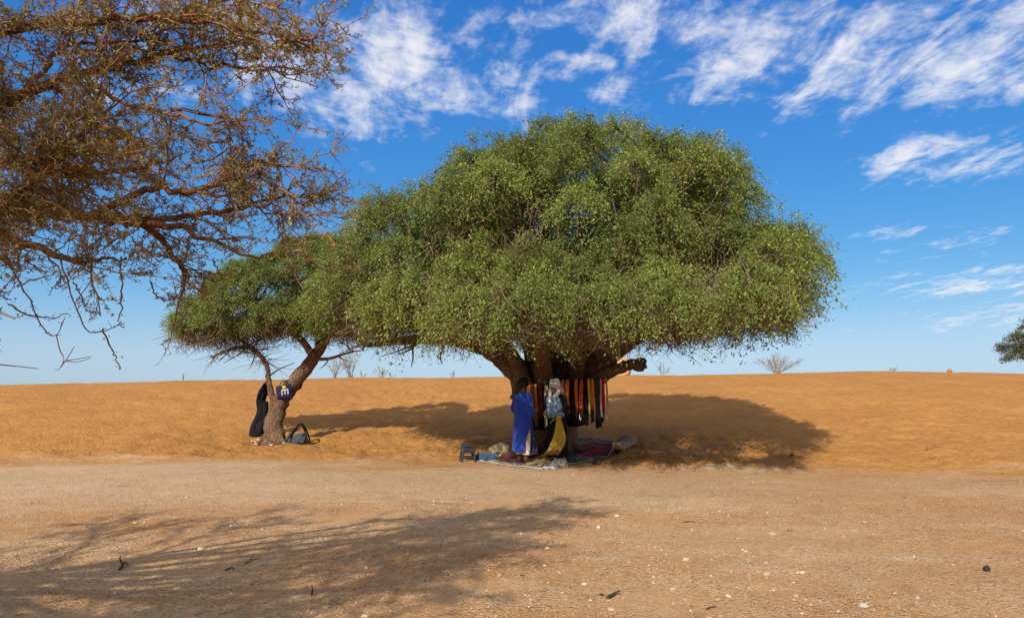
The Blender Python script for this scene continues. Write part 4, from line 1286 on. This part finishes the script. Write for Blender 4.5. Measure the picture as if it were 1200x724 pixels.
def rug_mat(name, field, field2, border, stripe, bw=.14):
    m, n = new_mat(name)
    u = n.n('ShaderNodeAttribute', attribute_name='u').outputs['Fac']; v = n.n('ShaderNodeAttribute', attribute_name='v').outputs['Fac']
    eu = n.math('MINIMUM', u, n.math('SUBTRACT', 1.0, u)); ev = n.math('MINIMUM', v, n.math('SUBTRACT', 1.0, v))
    e = n.math('MINIMUM', eu, ev)
    vec = n.n('ShaderNodeCombineXYZ', ins={0: u, 1: v}).outputs[0]
    mot = n.n('ShaderNodeTexChecker', ins={'Vector': vec, 'Scale': 26.0}).outputs['Fac']
    vor = n.n('ShaderNodeTexVoronoi', distance='MANHATTAN', ins={'Vector': vec, 'Scale': 7.0, 'Randomness': 0.15}).outputs['Distance']
    fld = n.mix(n.math('GREATER_THAN', n.math('SINE', n.math('MULTIPLY', vor, 30.0)), .35), field, field2)
    brd = n.mix(n.math('MULTIPLY', mot, .6), border, stripe)
    c = n.mix(n.math('LESS_THAN', e, bw), fld, brd)
    c = n.mix(n.math('MULTIPLY', n.math('LESS_THAN', n.math('ABSOLUTE', n.math('SUBTRACT', e, bw)), .018), .9), c, stripe)
    c = n.mix(n.math('LESS_THAN', e, .018), c, stripe)
    nz = n.noise(n.n('ShaderNodeNewGeometry').outputs['Position'], 6.0, 5.0)
    c = n.mix(n.math('MULTIPLY', n.smooth(nz, .45, .75), .5), c, (.33, .20, .11))      # blown sand
    finish(n, c, .95, nz, .3, .01, .1)
    return m


bench_p = GP(736, 531)
rug('carpet', [(562, 540), (636, 550), (668, 530), (588, 524)], rug_mat('carpet_dark', (.045, .020, .022), (.16, .03, .03), (.03, .03, .045), (.42, .36, .28)), 'dark patterned carpet with pale fringe edge, under the two people')
red_rug, cr, ro = rug('carpet', [(664, 546), (727, 535), (741, 521), (672, 514.5)], rug_mat('carpet_red', (.24, .012, .022), (.17, .01, .016), (.035, .05, .045), (.22, .19, .17), .16), 'crimson carpet with dark green border, its end raised on a low bench',
    lift=lambda u, v: .19 * sstep(.74, .88, u), zoff=.018)
# fringe of the dark carpet
m = MB()
A = GP(562, 540.5); B = GP(636, 550.5)
for k_ in range(60):
    f = (k_ + .5) / 60
    p = A * (1 - f) + B * f; p[2] = GZ(p[0], p[1]) + .010
    q = p + np.array((rng.normal() * .01, -.07, 0)); q[2] = GZ(q[0], q[1]) + .008
    m.tubes(np.stack([p + (0, .05, .012), p, q])[None], np.array([[.006, .006, .004]]), 4, a=.5)
fr = m.build('fringe', plain('fringe_wool', (.55, .48, .38), .95))
dark_carpet = [o for o in bpy.data.objects if o.name.startswith('carpet')][0]
fr.parent = dark_carpet; fr.matrix_parent_inverse = Matrix.Translation(-dark_carpet.location)

# low bench carrying the raised carpet end
PLANK = bark_mat('plank_wood', (.22, .12, .07), (.40, .25, .15), (.52, .36, .23), .8)
bc = (cr[1] + cr[2]) / 2 * .5 + (cr[1] * .94 + cr[0] * .06 + cr[2] * .94 + cr[3] * .06) / 2 * .5
bz = GZ(bc[0], bc[1])
axis_v = cr[2] - cr[1]; ang = math.atan2(axis_v[1], axis_v[0]) - math.pi / 2
bench = empty('low_bench', (bc[0], bc[1], bz)); bench.rotation_euler = (0, 0, ang)
tag(bench, 'low plain wooden bench under the raised end of the crimson carpet', 'bench')
ln_ = float(np.linalg.norm(axis_v[:2])) * 1.02
m = MB(); m.box((0, 0, .165), (.30, ln_, .03), bevel=.004); m.build('seat', PLANK, bench, smooth=False)
m = MB(); m.box((.135, 0, .09), (.022, ln_ * .96, .11), bevel=.003); m.build('apron', PLANK, bench, smooth=False)
m = MB(); m.box((0, -ln_ / 2 + .012, .09), (.25, .022, .118), bevel=.003); m.build('end_board', PLANK, bench, smooth=False)
for sx in (-.12, .12):
    for sy in (-ln_ / 2 + .04, ln_ / 2 - .04):
        m = MB(); m.box((sx, sy, .055), (.04, .04, .19), bevel=.003); m.build('leg', PLANK, bench, smooth=False)

# sandals
LEATH = plain('sandal_leather', (.03, .02, .016), .7)
for px, py, rz, lab in ((676, 543, .4, 'dark sandal beside the corner of the crimson carpet'), (698, 544, -.3, 'dark sandal lying on the sand away from the carpet')):
    b = GP(px, py)
    s = empty('sandal', b); s.rotation_euler = (0, 0, rz + 1.2)
    tag(s, lab, 'sandal')
    m = MB()
    th = np.linspace(0, 2 * np.pi, 17)[:-1]
    prof = np.stack([.045 * np.cos(th) * (1 + .15 * np.sin(th)), .13 * np.sin(th)], 1)
    V = np.concatenate([np.c_[prof, np.full(16, .004)], np.c_[prof, np.full(16, .028)], [(0, 0, .004), (0, 0, .03)]])
    i_ = np.arange(16); j_ = (i_ + 1) % 16
    m.add(V, np.concatenate([np.stack([i_, j_, j_ + 16], 1), np.stack([i_, j_ + 16, i_ + 16], 1), np.stack([j_, i_, i_ * 0 + 32], 1), np.stack([i_ + 16, j_ + 16, i_ * 0 + 33], 1)]))
    m.build('sole', LEATH, s, smooth=False)
    m = MB(); m.tubes(crom(np.array([(-.045, .02, .02), (-.03, .03, .07), (0, .035, .085), (.03, .03, .07), (.045, .02, .02)]), 10)[None], np.full((1, 10), .014), 6, cap=True); m.build('strap', LEATH, s)

# black step stool
STOOL = plain('stool_plastic', (.028, .026, .034), .45, .25, 6)
b = GP(548, 540)
st_ = empty('step_stool', b); st_.rotation_euler = (0, 0, .25)
tag(st_, 'black plastic step stool at the end of the dark carpet', 'stool')
m = MB(); m.box((0, 0, .315), (.25, .22, .03), bevel=.008); m.build('top', STOOL, st_, smooth=False)
for sx in (-1, 1):
    for sy in (-1, 1):
        m = MB(); m.tubes(np.array([[(sx * .145, sy * .125, -.02), (sx * .125, sy * .108, .15), (sx * .108, sy * .092, .305)]]), np.array([[.026, .024, .022]]), 4, cap=True); m.build('leg', STOOL, st_, smooth=False)
for sy in (-1, 1):
    m = MB(); m.box((0, sy * .112, .235), (.20, .016, .12), bevel=.004); m.build('side_panel', STOOL, st_, smooth=False)
    m = MB(); m.box((0, sy * .122, .08), (.25, .014, .035), bevel=.004); m.build('crossbar', STOOL, st_, smooth=False)
for sx in (-1, 1):
    m = MB(); m.box((sx * .122, 0, .235), (.016, .18, .12), bevel=.004); m.build('side_panel', STOOL, st_, smooth=False)

# heaps round the carpets
lump('cloth_heap', GP(569, 539), (.22, .15, .12), fabric((.035, .065, .12), (.08, .12, .17), .5), 901, .17, 'crumpled blue cloth heap beside the black step stool', 'cloth', freq=5)
lump('straw_sack', GP(586, 530), (.27, .15, .15), fabric((.22, .17, .09), (.26, .2, .12), .5), 902, .09, 'flat pale straw-coloured sack behind the blue-robed person', 'sack', freq=4)
pat, n = new_mat('bag_pattern')
tcn = n.n('ShaderNodeTexCoord').outputs['Object']
vv = n.n('ShaderNodeTexVoronoi', ins={'Vector': tcn, 'Scale': 16.0}).outputs['Distance']
finish(n, n.mix(n.smooth(vv, .42, .5), (.03, .025, .03), (.55, .47, .42)), .9)
lump('woven_bag', GP(624, 533), (.12, .11, .26), pat, 903, .10, 'black and cream patterned woven bag behind the trousered leg', 'bag')
lump('brown_sack', GP(635, 531), (.16, .13, .24), fabric((.13, .075, .05), (.2, .1, .06), .5), 904, .13, 'brown cloth sack slumped against the trunk foot', 'sack')
lump('white_bundle', GP(657, 547), (.15, .11, .12), fabric((.19, .165, .145), (.24, .21, .18), .5), 905, .16, 'crumpled grey-white bundle on the carpets\' meeting corner', 'bundle', freq=6)
lump('plastic_bag', GP(644, 549), (.14, .07, .035), plain('white_plastic', (.24, .24, .26), .3, .15, 9, .5, .5), 906, .2, 'flat shiny white plastic bag on the dark carpet\'s edge', 'bag', freq=7)
lump('dark_bundle', GP(668, 524), (.22, .2, .22), fabric((.03, .03, .035), (.05, .05, .05), .5), 907, .14, 'dark cloth bundle where trunk and crimson carpet meet', 'bundle')

# ------------------------------------------------------------------ people
SKIN = plain('skin_brown', (.20, .105, .062), .6, .12, 9, .1, .3)
SKIND = plain('skin_dark', (.075, .038, .024), .6, .12, 9, .1, .3)


def skin_body(name, J, E, mat, parent, root='pelvis'):
    names = list(J)
    me = bpy.data.meshes.new(name)
    me.from_pydata([J[k][:3] for k in names], [(names.index(a), names.index(b)) for a, b in E], [])
    o = bpy.data.objects.new(name, me); COL.objects.link(o); o.parent = parent
    o.modifiers.new('skin', 'SKIN'); 
    lay = me.skin_vertices[0] if me.skin_vertices else None
    if lay is None:
        bpy.context.view_layer.objects.active = o
        bmq = bmesh.new(); bmq.from_mesh(me); bmq.verts.layers.skin.verify(); bmq.to_mesh(me); bmq.free()
        lay = me.skin_vertices[0]
    for i, k in enumerate(names):
        r = J[k][3]
        lay.data[i].radius = (r, r) if not isinstance(r, tuple) else r
        lay.data[i].use_root = (k == root)
    s = o.modifiers.new('subd', 'SUBSURF'); s.levels = 2; s.render_levels = 2
    me.materials.append(mat)
    o.modifiers['skin'].use_smooth_shade = True
    return o


def human_joints(armR, armL, lean=0.0):
    """facing +Y; armX = (elbow, wrist, palm-direction)"""
    J = {'pelvis': (0, 0, .94, .12), 'belly': (0, lean * .3, 1.10, .115), 'chest': (0, lean * .7, 1.30, (.15, .12)), 'collar': (0, lean, 1.42, .07), 'neck': (0, lean + .01, 1.48, .05),
         'jaw': (0, lean + .035, 1.545, .062), 'skull': (0, lean + .02, 1.62, .088), 'crown': (0, lean + .005, 1.69, .06),
         'nose0': (0, lean + .10, 1.61, .018), 'nose1': (0, lean + .128, 1.595, .012), 'ear_r': (.092, lean + .01, 1.605, .018), 'ear_l': (-.092, lean + .01, 1.605, .018), 'chin': (0, lean + .095, 1.535, .026)}
    E = [('pelvis', 'belly'), ('belly', 'chest'), ('chest', 'collar'), ('collar', 'neck'), ('neck', 'jaw'), ('jaw', 'skull'), ('skull', 'crown'), ('skull', 'nose0'), ('nose0', 'nose1'), ('skull', 'ear_r'), ('skull', 'ear_l'), ('jaw', 'chin')]
    for s, nm, (el, wr, pd) in ((1, 'r', armR), (-1, 'l', armL)):
        J['sh' + nm] = (s * .175, lean * .9, 1.40, .058)
        J['el' + nm] = (*el, .042); J['wr' + nm] = (*wr, .028)
        pdv = Vector(pd).normalized(); w_ = Vector(wr)
        side = Vector((0, 0, 1)).cross(pdv)
        if side.length < .2:
            side = Vector((0, 1, 0))
        side.normalize(); up = pdv.cross(side).normalized()
        pm = w_ + pdv * .065
        J['pm' + nm] = (*pm, .034)
        E += [('collar', 'sh' + nm), ('sh' + nm, 'el' + nm), ('el' + nm, 'wr' + nm), ('wr' + nm, 'pm' + nm)]
        for q, (off, ll) in enumerate([(-.030, .058), (-.011, .072), (.009, .068), (.028, .052)]):
            a = pm + side * off + pdv * .038; b_ = a + pdv * ll * .55 + up * -.008; c_ = b_ + pdv * ll * .3 - up * .028
            J['f%d%sa' % (q, nm)] = (*a, .0095); J['f%d%sb' % (q, nm)] = (*b_, .009); J['f%d%sc' % (q, nm)] = (*c_, .0075)
            E += [('pm' + nm, 'f%d%sa' % (q, nm)), ('f%d%sa' % (q, nm), 'f%d%sb' % (q, nm)), ('f%d%sb' % (q, nm), 'f%d%sc' % (q, nm))]
        t0 = w_ + pdv * .035 - side * .036; t1 = t0 + pdv * .035 - side * .016 - up * .01
        J['t%sa' % nm] = (*t0, .012); J['t%sb' % nm] = (*t1, .009)
        E += [('wr' + nm, 't%sa' % nm), ('t%sa' % nm, 't%sb' % nm)]
        J['hip' + nm] = (s * .095, 0, .88, .088); J['kn' + nm] = (s * .10, .025, .49, .056); J['an' + nm] = (s * .105, -.01, .085, .034)
        J['he' + nm] = (s * .105, -.045, .035, .030); J['ba' + nm] = (s * .112, .10, .028, .030); J['to' + nm] = (s * .115, .165, .020, .020)
        E += [('pelvis', 'hip' + nm), ('hip' + nm, 'kn' + nm), ('kn' + nm, 'an' + nm), ('an' + nm, 'he' + nm), ('an' + nm, 'ba' + nm), ('ba' + nm, 'to' + nm)]
    return J, E


def robe_mesh(mb, rows, nseg=56, nz=46, fold=.05, gap=None, ph=0.0, th0=None, th1=None):
    """rows (z, half width x, half depth y, centre y); gap(theta,z) -> True leaves cloth out"""
    rows = np.array(sorted(rows, reverse=True))
    zs = np.linspace(rows[0, 0], rows[-1, 0], nz)
    ip = lambda c: np.interp(-zs, -rows[:, 0], rows[:, c])
    a, b, cy = ip(1), ip(2), ip(3)
    full = th0 is None
    th = np.linspace(0 if full else th0, 2 * np.pi if full else th1, nseg + 1)[:nseg if full else None]
    T, Z = np.meshgrid(th, zs)
    k = np.clip((rows[0, 0] - Z) / (rows[0, 0] - rows[-1, 0]), 0, 1)
    rad = 1 + fold * k * (np.sin(7 * T + ph + 1.5 * k) * .6 + np.sin(11 * T - ph + 2 * k) * .4 + .5 * np.sin(4 * T + 6 * k + ph)) + fold * .25 * np.sin(13 * Z * 2 + 3 * T)
    ca, sa = np.cos(T), np.sin(T)
    G = np.stack([a[:, None] * rad * np.sign(ca) * np.abs(ca) ** .85, cy[:, None] + b[:, None] * rad * np.sign(sa) * np.abs(sa) ** .85, Z + (k > .97) * .012 * np.sin(5 * T)], -1)
    n1_ = len(th)
    i = np.arange(nz - 1)[:, None] * n1_; j = np.arange(n1_ if full else n1_ - 1)[None, :]; j2 = (j + 1) % n1_
    F = np.stack(np.broadcast_arrays(i + j, i + n1_ + j, i + n1_ + j2, i + j2), -1)
    keep = np.ones(F.shape[:2], bool)
    if gap is not None:
        keep = ~gap(T[:-1, :F.shape[1]], Z[:-1, :F.shape[1]])
    mb.add(G.reshape(-1, 3), F[keep], .1)


def turban(parent, mat, c, r, seed, tails=(), name='turban'):
    rg = np.random.default_rng(seed)
    m = MB()
    th = np.linspace(0, 2 * np.pi, 29)
    for q in range(7):
        tx, ty = rg.uniform(-.35, .35, 2)
        z0 = -.035 + .022 * q
        rr = r * (1.02 - .02 * q - .05 * max(0, q - 3))
        P = np.stack([rr * np.cos(th), rr * 1.08 * np.sin(th), z0 + tx * rr * np.cos(th) * .5 + ty * rr * np.sin(th) * .5], 1) + c
        m.tubes(P[None], (.024 + .006 * np.sin(th * 3 + q))[None], 8, a=.1)
    bm = bmesh.new(); bmesh.ops.create_icosphere(bm, subdivisions=3, radius=1.0)
    V = np.array([v.co[:] for v in bm.verts]) * np.array((r * .98, r * 1.04, r * .85)) + np.asarray(c) + (0, -.004, .035)
    F = np.array([[v.index for v in f.verts] for f in bm.faces]); bm.free()
    ok = (V[F][:, :, 2].mean(1) > c[2] - .02)
    m.add(V, F[ok], .1)
    for t in tails:
        S = crom(np.array(t), 14)
        m.tubes(S[None, :, :3], S[None, :, 3], 9, cap=True, flute=.25, seed=3, a=.1)
    return m.build(name, mat, parent)


# --- person in the blue robe, back turned
b1 = GP(613, 543); b1[2] += .014
p1 = empty('person', b1); p1.rotation_euler = (0, 0, R_(-52))
tag(p1, 'person in long royal blue robe and black head wrap, back turned, looking over the scarves', 'person')
J, E = human_joints(((.26, -.02, 1.12), (.23, .13, .92), (.1, .45, -1)), ((-.27, -.03, 1.13), (-.20, .19, 1.02), (.2, 1, -.2)))
skin_body('body', J, E, SKIND, p1)
BLUE = fabric((.022, .060, .36), (.018, .045, .28), .6, .85, .35)
m = MB()
robe_mesh(m, [(1.47, .065, .06, .0), (1.445, .12, .085, 0), (1.41, .19, .115, 0), (1.34, .215, .135, 0), (1.2, .215, .14, .0), (.95, .225, .155, .0), (.6, .235, .165, .0), (.24, .255, .18, .0)], fold=.06,
          gap=lambda T, Z: (np.abs((T + np.pi) % (2 * np.pi) - np.pi + .02) < .66 * np.clip((.74 - Z) / .25, 0, 1)) & (Z < .74))
for s, el, wr in ((1, J['elr'], J['wrr']), (-1, J['ell'], J['wrl'])):
    e_, w_ = np.array(el[:3]), np.array(wr[:3])
    S = crom(np.array([(s * .13, 0, 1.40, .085), (s * .19, 0, 1.37, .085), (*(e_ * .55 + np.array((s * .19, 0, 1.37)) * .45), .085), (*e_, .085), (*(e_ * .55 + w_ * .45), .095)]), 14)
    m.tubes(S[None, :, :3], S[None, :, 3], 14, flute=.08, seed=2, a=.1)
thick(m.build('robe', BLUE, p1), .006)
TRS = fabric((.66, .50, .43), (.6, .45, .38), .6)
for s in (-1, 1):
    m = MB()
    S = crom(np.array([(s * .095, 0, .92, .10), (s * .10, .015, .7, .092), (s * .105, .02, .49, .085), (s * .108, .005, .28, .080), (s * .108, -.005, .17, .078)]), 18)
    m.tubes(S[None, :, :3], S[None, :, 3], 16, flute=.06, seed=s, a=.1)
    thick(m.build('trouser_leg', TRS, p1), .005)
turban(p1, fabric((.018, .016, .018), None, .8), (0, .005, 1.665), .095, 5, [[(0, -.09, 1.66, .035), (.02, -.10, 1.60, .035), (.01, -.085, 1.54, .03)]], 'head_wrap')

# --- person with the white turban holding out the yellow cloth
b2 = GP(653, 540); b2[2] += .016
p2 = empty('person', b2); p2.rotation_euler = (0, 0, R_(140)); p2.scale = (.96, .96, .955)
tag(p2, 'person in white turban, blue patterned tunic and black robe, holding out a yellow cloth', 'person')
J, E = human_joints(((.27, .02, 1.13), (.13, .25, 1.04), (-.5, .7, -.1)), ((-.28, .03, 1.12), (-.13, .22, .93), (.5, .7, -.5)), lean=.06)
body2 = skin_body('body', J, E, SKIN, p2)
BROBE = fabric((.014, .013, .018), None, .8)
m = MB()
robe_mesh(m, [(1.47, .07, .06, .055), (1.44, .13, .09, .05), (1.40, .20, .12, .05), (1.3, .215, .14, .04), (1.1, .215, .145, .02), (.9, .22, .16, .01), (.5, .225, .17, .0), (.08, .25, .19, .0)], fold=.06, ph=1.0)
for s, el, wr in ((1, J['elr'], J['wrr']), (-1, J['ell'], J['wrl'])):
    e_, w_ = np.array(el[:3]), np.array(wr[:3])
    S = crom(np.array([(s * .13, .05, 1.39, .085), (s * .19, .05, 1.36, .085), (*(e_ * .55 + np.array((s * .19, .05, 1.36)) * .45), .08), (*e_, .075), (*(e_ * .35 + w_ * .65), .07)]), 14)
    m.tubes(S[None, :, :3], S[None, :, 3], 14, flute=.08, seed=2, a=.1)
thick(m.build('robe', BROBE, p2), .006)
tun, n = new_mat('tunic_blue_pattern')
tcn = n.n('ShaderNodeTexCoord').outputs['Object']
vv = n.n('ShaderNodeTexVoronoi', ins={'Vector': tcn, 'Scale': 26.0}).outputs['Distance']
nz = n.noise(tcn, 9.0, 3.0)
finish(n, n.mix(n.math('MULTIPLY', n.smooth(vv, .5, .62), .6), n.ramp(nz, [(.35, (.05, .10, .17)), (.65, (.11, .19, .28))]), (.24, .29, .33)), .9)
m = MB()
robe_mesh(m, [(1.435, .145, .105, .052), (1.39, .213, .135, .05), (1.28, .232, .158, .04), (1.1, .235, .165, .025), (.93, .23, .17, .015)], 40, 26, .04, th0=.55, th1=2.75)
thick(m.build('tunic', tun, p2), .005)
m = MB()
e_, w_ = np.array(J['ell'][:3]), np.array(J['wrl'][:3])
S = np.stack([e_ * (1 - f) + w_ * f for f in np.linspace(.35, .72, 6)])
m.tubes(S[None], np.full((1, 6), .078), 14, flute=.05, a=.1)
thick(m.build('cuff', tun, p2), .004)
TURW = fabric((.56, .52, .52), None, .8)
turban(p2, TURW, (0, .065, 1.672), .102, 9, [[(.085, .10, 1.64, .035), (.10, .12, 1.55, .04), (.07, .16, 1.46, .045), (.04, .20, 1.36, .04), (.03, .215, 1.27, .025)], [(-.09, .08, 1.64, .035), (-.105, .09, 1.54, .045), (-.09, .12, 1.45, .045), (-.04, .17, 1.40, .04)], [(0, -.03, 1.66, .04), (-.05, -.05, 1.56, .05), (-.06, -.04, 1.47, .045)]])
EYE_W = plain('eye_white', (.6, .58, .55), .3); MOUTH = plain('lips', (.16, .05, .045), .5)
for s in (-1, 1):
    bmq = MB(); bmq.add(ICO_V * .011 + np.array((s * .034, .152, 1.625)), ICO_F); bmq.build('eye', BLACKST, body2)
m = MB(); m.tubes(crom(np.array([(-.028, .150, 1.565), (0, .160, 1.566), (.028, .150, 1.565)]), 7)[None], np.array([[.004, .007, .008, .008, .008, .007, .004]]), 6); m.build('mouth', MOUTH, body2)

# the yellow cloth: from the hand down and across the carpet
bpy.context.view_layer.update()
hand = np.array(p2.matrix_world @ Vector(J['pml'][:3]))
HY = float(hand[1])
le = [(652.5, 487), (651, 500), (647, 515), (640, 529), (630, 538), (616, 542)]
re = [(656.5, 486), (660, 500), (663, 515), (658, 527), (647, 540), (617, 546.5)]
yy = [HY - .03, HY - .06, HY - .10, HY - .18, None, None]
ed = []
for l_, r_, y_ in zip(le, re, yy):
    ed.append((*(AT(*l_, y_) if y_ else GP(*l_)), *(AT(*r_, y_ - .05) if y_ else GP(*r_))))
ed = crom(np.array(ed), 40)
u = np.linspace(0, 1, 15)[None, :, None]
G = ed[:, None, :3] * (1 - u) + ed[:, None, 3:] * u
rip = .022 * np.sin(u[..., 0] * 16 + np.linspace(0, 2.5, 40)[:, None]) + .010 * np.sin(u[..., 0] * 33 + 1)
G[..., 1] += rip * np.linspace(.5, 1, 40)[:, None]
G[..., 2] += np.where(np.arange(40)[:, None] > 26, np.abs(rip), 0)
G[..., 2] = np.maximum(G[..., 2], ground_h(G[..., 0], G[..., 1]) + .032)
S = ed
m = MB(); m.sheet(G, np.repeat(np.linspace(0, 1, 39), 14))
yc = thick(m.build('yellow_cloth', fabric((.50, .31, .035), (.44, .25, .035), .6), origin=S[0, :3]), .005)
tag(yc, 'long mustard yellow cloth held out by the white-turbaned person, trailing on the carpet', 'cloth')

# ------------------------------------------------------------------ things at the leaning tree
BLACKC = fabric((.013, .012, .014), None, .8)
pa = GP(298, 512); top = AT(312, 449, pa[1] - .05)
lo = pa + (0, 0, .02)
S = crom(np.array([(*lo, .12), (*(lo * .75 + top * .25 + (-.02, 0, 0)), .105), (*(lo * .5 + top * .5 + (.03, 0, 0)), .10), (*(lo * .25 + top * .75 + (-.04, 0, 0)), .14), (*(top + (0, 0, -.1)), .11), (*(top + (.03, 0, .03)), .05)]), 30)
m = MB(); m.tubes(S[None, :, :3], S[None, :, 3], 18, cap=True, flute=.38, seed=4, a=.1)
q0 = lo * .42 + top * .58
S = crom(np.array([(*(q0 + (.12, -.06, .1)), .09), (*(q0 + (.14, -.08, -.1)), .085), (*(q0 + (.13, -.08, -.28)), .05), (*(q0 + (.12, -.08, -.34)), .02)]), 12)
m.tubes(S[None, :, :3], S[None, :, 3], 12, cap=True, flute=.16, seed=6, a=.1)
tag(m.build('rolled_cloth', BLACKC, origin=lo), 'long black rolled cloth leaning against the leaning tree\'s fork', 'cloth')
pb = GP(305, 511) + (0, 0, .03)
S = crom(np.array([(*(pb + (-.10, 0, .0)), .07), (*(pb + (-.02, 0, .12)), .13), (*(pb + (.08, .0, .30)), .12), (*(pb + (.17, 0, .48)), .05)]), 18)
m = MB(); m.tubes(S[None, :, :3], S[None, :, 3], 14, cap=True, flute=.4, seed=8, a=.1)
tag(m.build('black_sack', BLACKC, origin=pb), 'slumped black sack between the rolled cloth and the leaning trunk', 'sack')

# navy bag with a white m and a yellow disc, hung in the fork
YB = YL - .30
bcen = AT(333, 459, YB)
bag = empty('hanging_bag', bcen); bag.rotation_euler = (0, R_(-8), R_(-6)); bag.scale = (.80, .8, .84)
tag(bag, 'navy blue bag with white letter and yellow badge hung in the tree fork', 'bag')
NAVY = plain('bag_navy', (.013, .011, .05), .8, .4, 8)
m = MB()
uu, vv_ = np.meshgrid(np.linspace(-1, 1, 17), np.linspace(-1, 1, 15))
for sgn in (-1, 1):
    bul = .085 * np.sqrt(np.clip((1 - uu ** 4) * (1 - vv_ ** 4), 0, 1)) + .010 * np.sin(uu * 5 + vv_ * 3) + .006 * np.sin(uu * 9 - vv_ * 6)
    m.sheet(np.stack([uu * .255 * (1 + .04 * np.sin(vv_ * 4)), sgn * bul * (1 if sgn < 0 else .7), vv_ * .21 * (1 + .06 * np.sin(uu * 3))], -1))
bag_body = m.build('body', NAVY, bag)
WL = plain('print_white', (.38, .37, .35), .6, .08); YD = plain('print_yellow', (.46, .32, .04), .6, .1)
m = MB()
for pts in ([(-.03, -.10), (-.03, .06)], [(-.03, .0), (.0, .055), (.04, .06), (.065, .03), (.068, -.09)], [(.068, .0), (.10, .055), (.14, .06), (.165, .03), (.168, -.09)]):
    S = crom(np.array([(x_, -.088 - .006 * (1 - abs(x_) * 3), z_) for x_, z_ in pts]), 14)
    m.tubes(S[None], np.full((1, 14), .021), 6, cap=True)
V_ = m.V
for k_ in range(len(V_)):
    V_[k_][:, 1] = (V_[k_][:, 1] + .088) * .35 - .104
m.build('letter_m', WL, bag_body)
m = MB()
th = np.linspace(0, 2 * np.pi, 25)[:-1]
V = np.concatenate([np.stack([.05 + .062 * np.cos(th), np.full(24, -.108), .135 + .05 * np.sin(th)], 1), np.stack([.05 + .062 * np.cos(th), np.full(24, -.06), .135 + .05 * np.sin(th)], 1), [(.05, -.112, .135)]])
i_ = np.arange(24); j_ = (i_ + 1) % 24
m.add(V, np.concatenate([np.stack([i_, j_, i_ * 0 + 48], 1), np.stack([i_, i_ + 24, j_], 1), np.stack([j_, i_ + 24, j_ + 24], 1)]))
m.build('badge', YD, bag_body)
m = MB()
m.tubes(crom(np.array([(-.14, 0, .18), (-.08, .02, .30), (.02, .05, .33), (.10, .02, .30), (.16, 0, .19)]), 16)[None], np.full((1, 16), .014), 6, cap=True)
m.build('strap', BLACKC, bag)
m = MB()
m.tubes(crom(np.array([(.20, 0, -.16), (.24, -.02, -.22), (.26, -.02, -.25)]), 6)[None], np.full((1, 6), .02), 6, cap=True); m.build('strap_end', BLACKC, bag)

# green bag, grey pack under a black hoop, scraps of paper
lump('green_bag', GP(327, 520), (.15, .11, .13), plain('green_plastic', (.03, .16, .07), .45, .3, 8, .5, .4), 911, .15, 'small green plastic bag at the foot of the leaning tree', 'bag', freq=6)
pk = GP(349, 519)
pack = empty('pack', pk); tag(pack, 'grey cloth pack under a black arched carrying frame by the leaning tree', 'pack')
lump('sack', (0.02, 0.02, 0), (.19, .15, .19), fabric((.055, .065, .068), (.07, .07, .07), .5), 912, .12, parent=pack)
lump('side_pouch', (-.22, -.02, 0), (.10, .09, .17), fabric((.07, .075, .08), None, .5), 913, .12, parent=pack)
m = MB()
for dy_ in (-.10, .10):
    m.tubes(crom(np.array([(-.30, dy_, -.02), (-.12, dy_, .28), (.03, dy_ * .5, .47), (.10, dy_ * .5, .46), (.22, dy_, .25), (.30, dy_, -.02)]), 22)[None], np.full((1, 22), .022), 7, cap=True)
m.build('frame', BLACKC, pack)
PAPER = plain('paper_scrap', (.66, .60, .52), .9, .12)
for k_, (px, py) in enumerate([(297, 518), (303, 516), (308, 519), (300, 521), (318, 522), (334, 520), (312, 515)]):
    g = GP(px, py)
    m = MB()
    uu, vv_ = np.meshgrid(np.linspace(-1, 1, 6), np.linspace(-1, 1, 6))
    rg = np.random.default_rng(930 + k_)
    m.sheet(np.stack([uu * rg.uniform(.04, .09), vv_ * rg.uniform(.03, .06), .022 + .018 * np.sin(uu * 3 + k_) * np.cos(vv_ * 2.5)], -1))
    o = thick(m.build('paper_scrap', PAPER), .003); o.location = g; o.rotation_euler = (0, 0, rg.uniform(0, 3))
    tag(o, 'crumpled scrap of pale paper at the foot of the leaning tree', 'paper', 'paper scraps under the leaning tree')
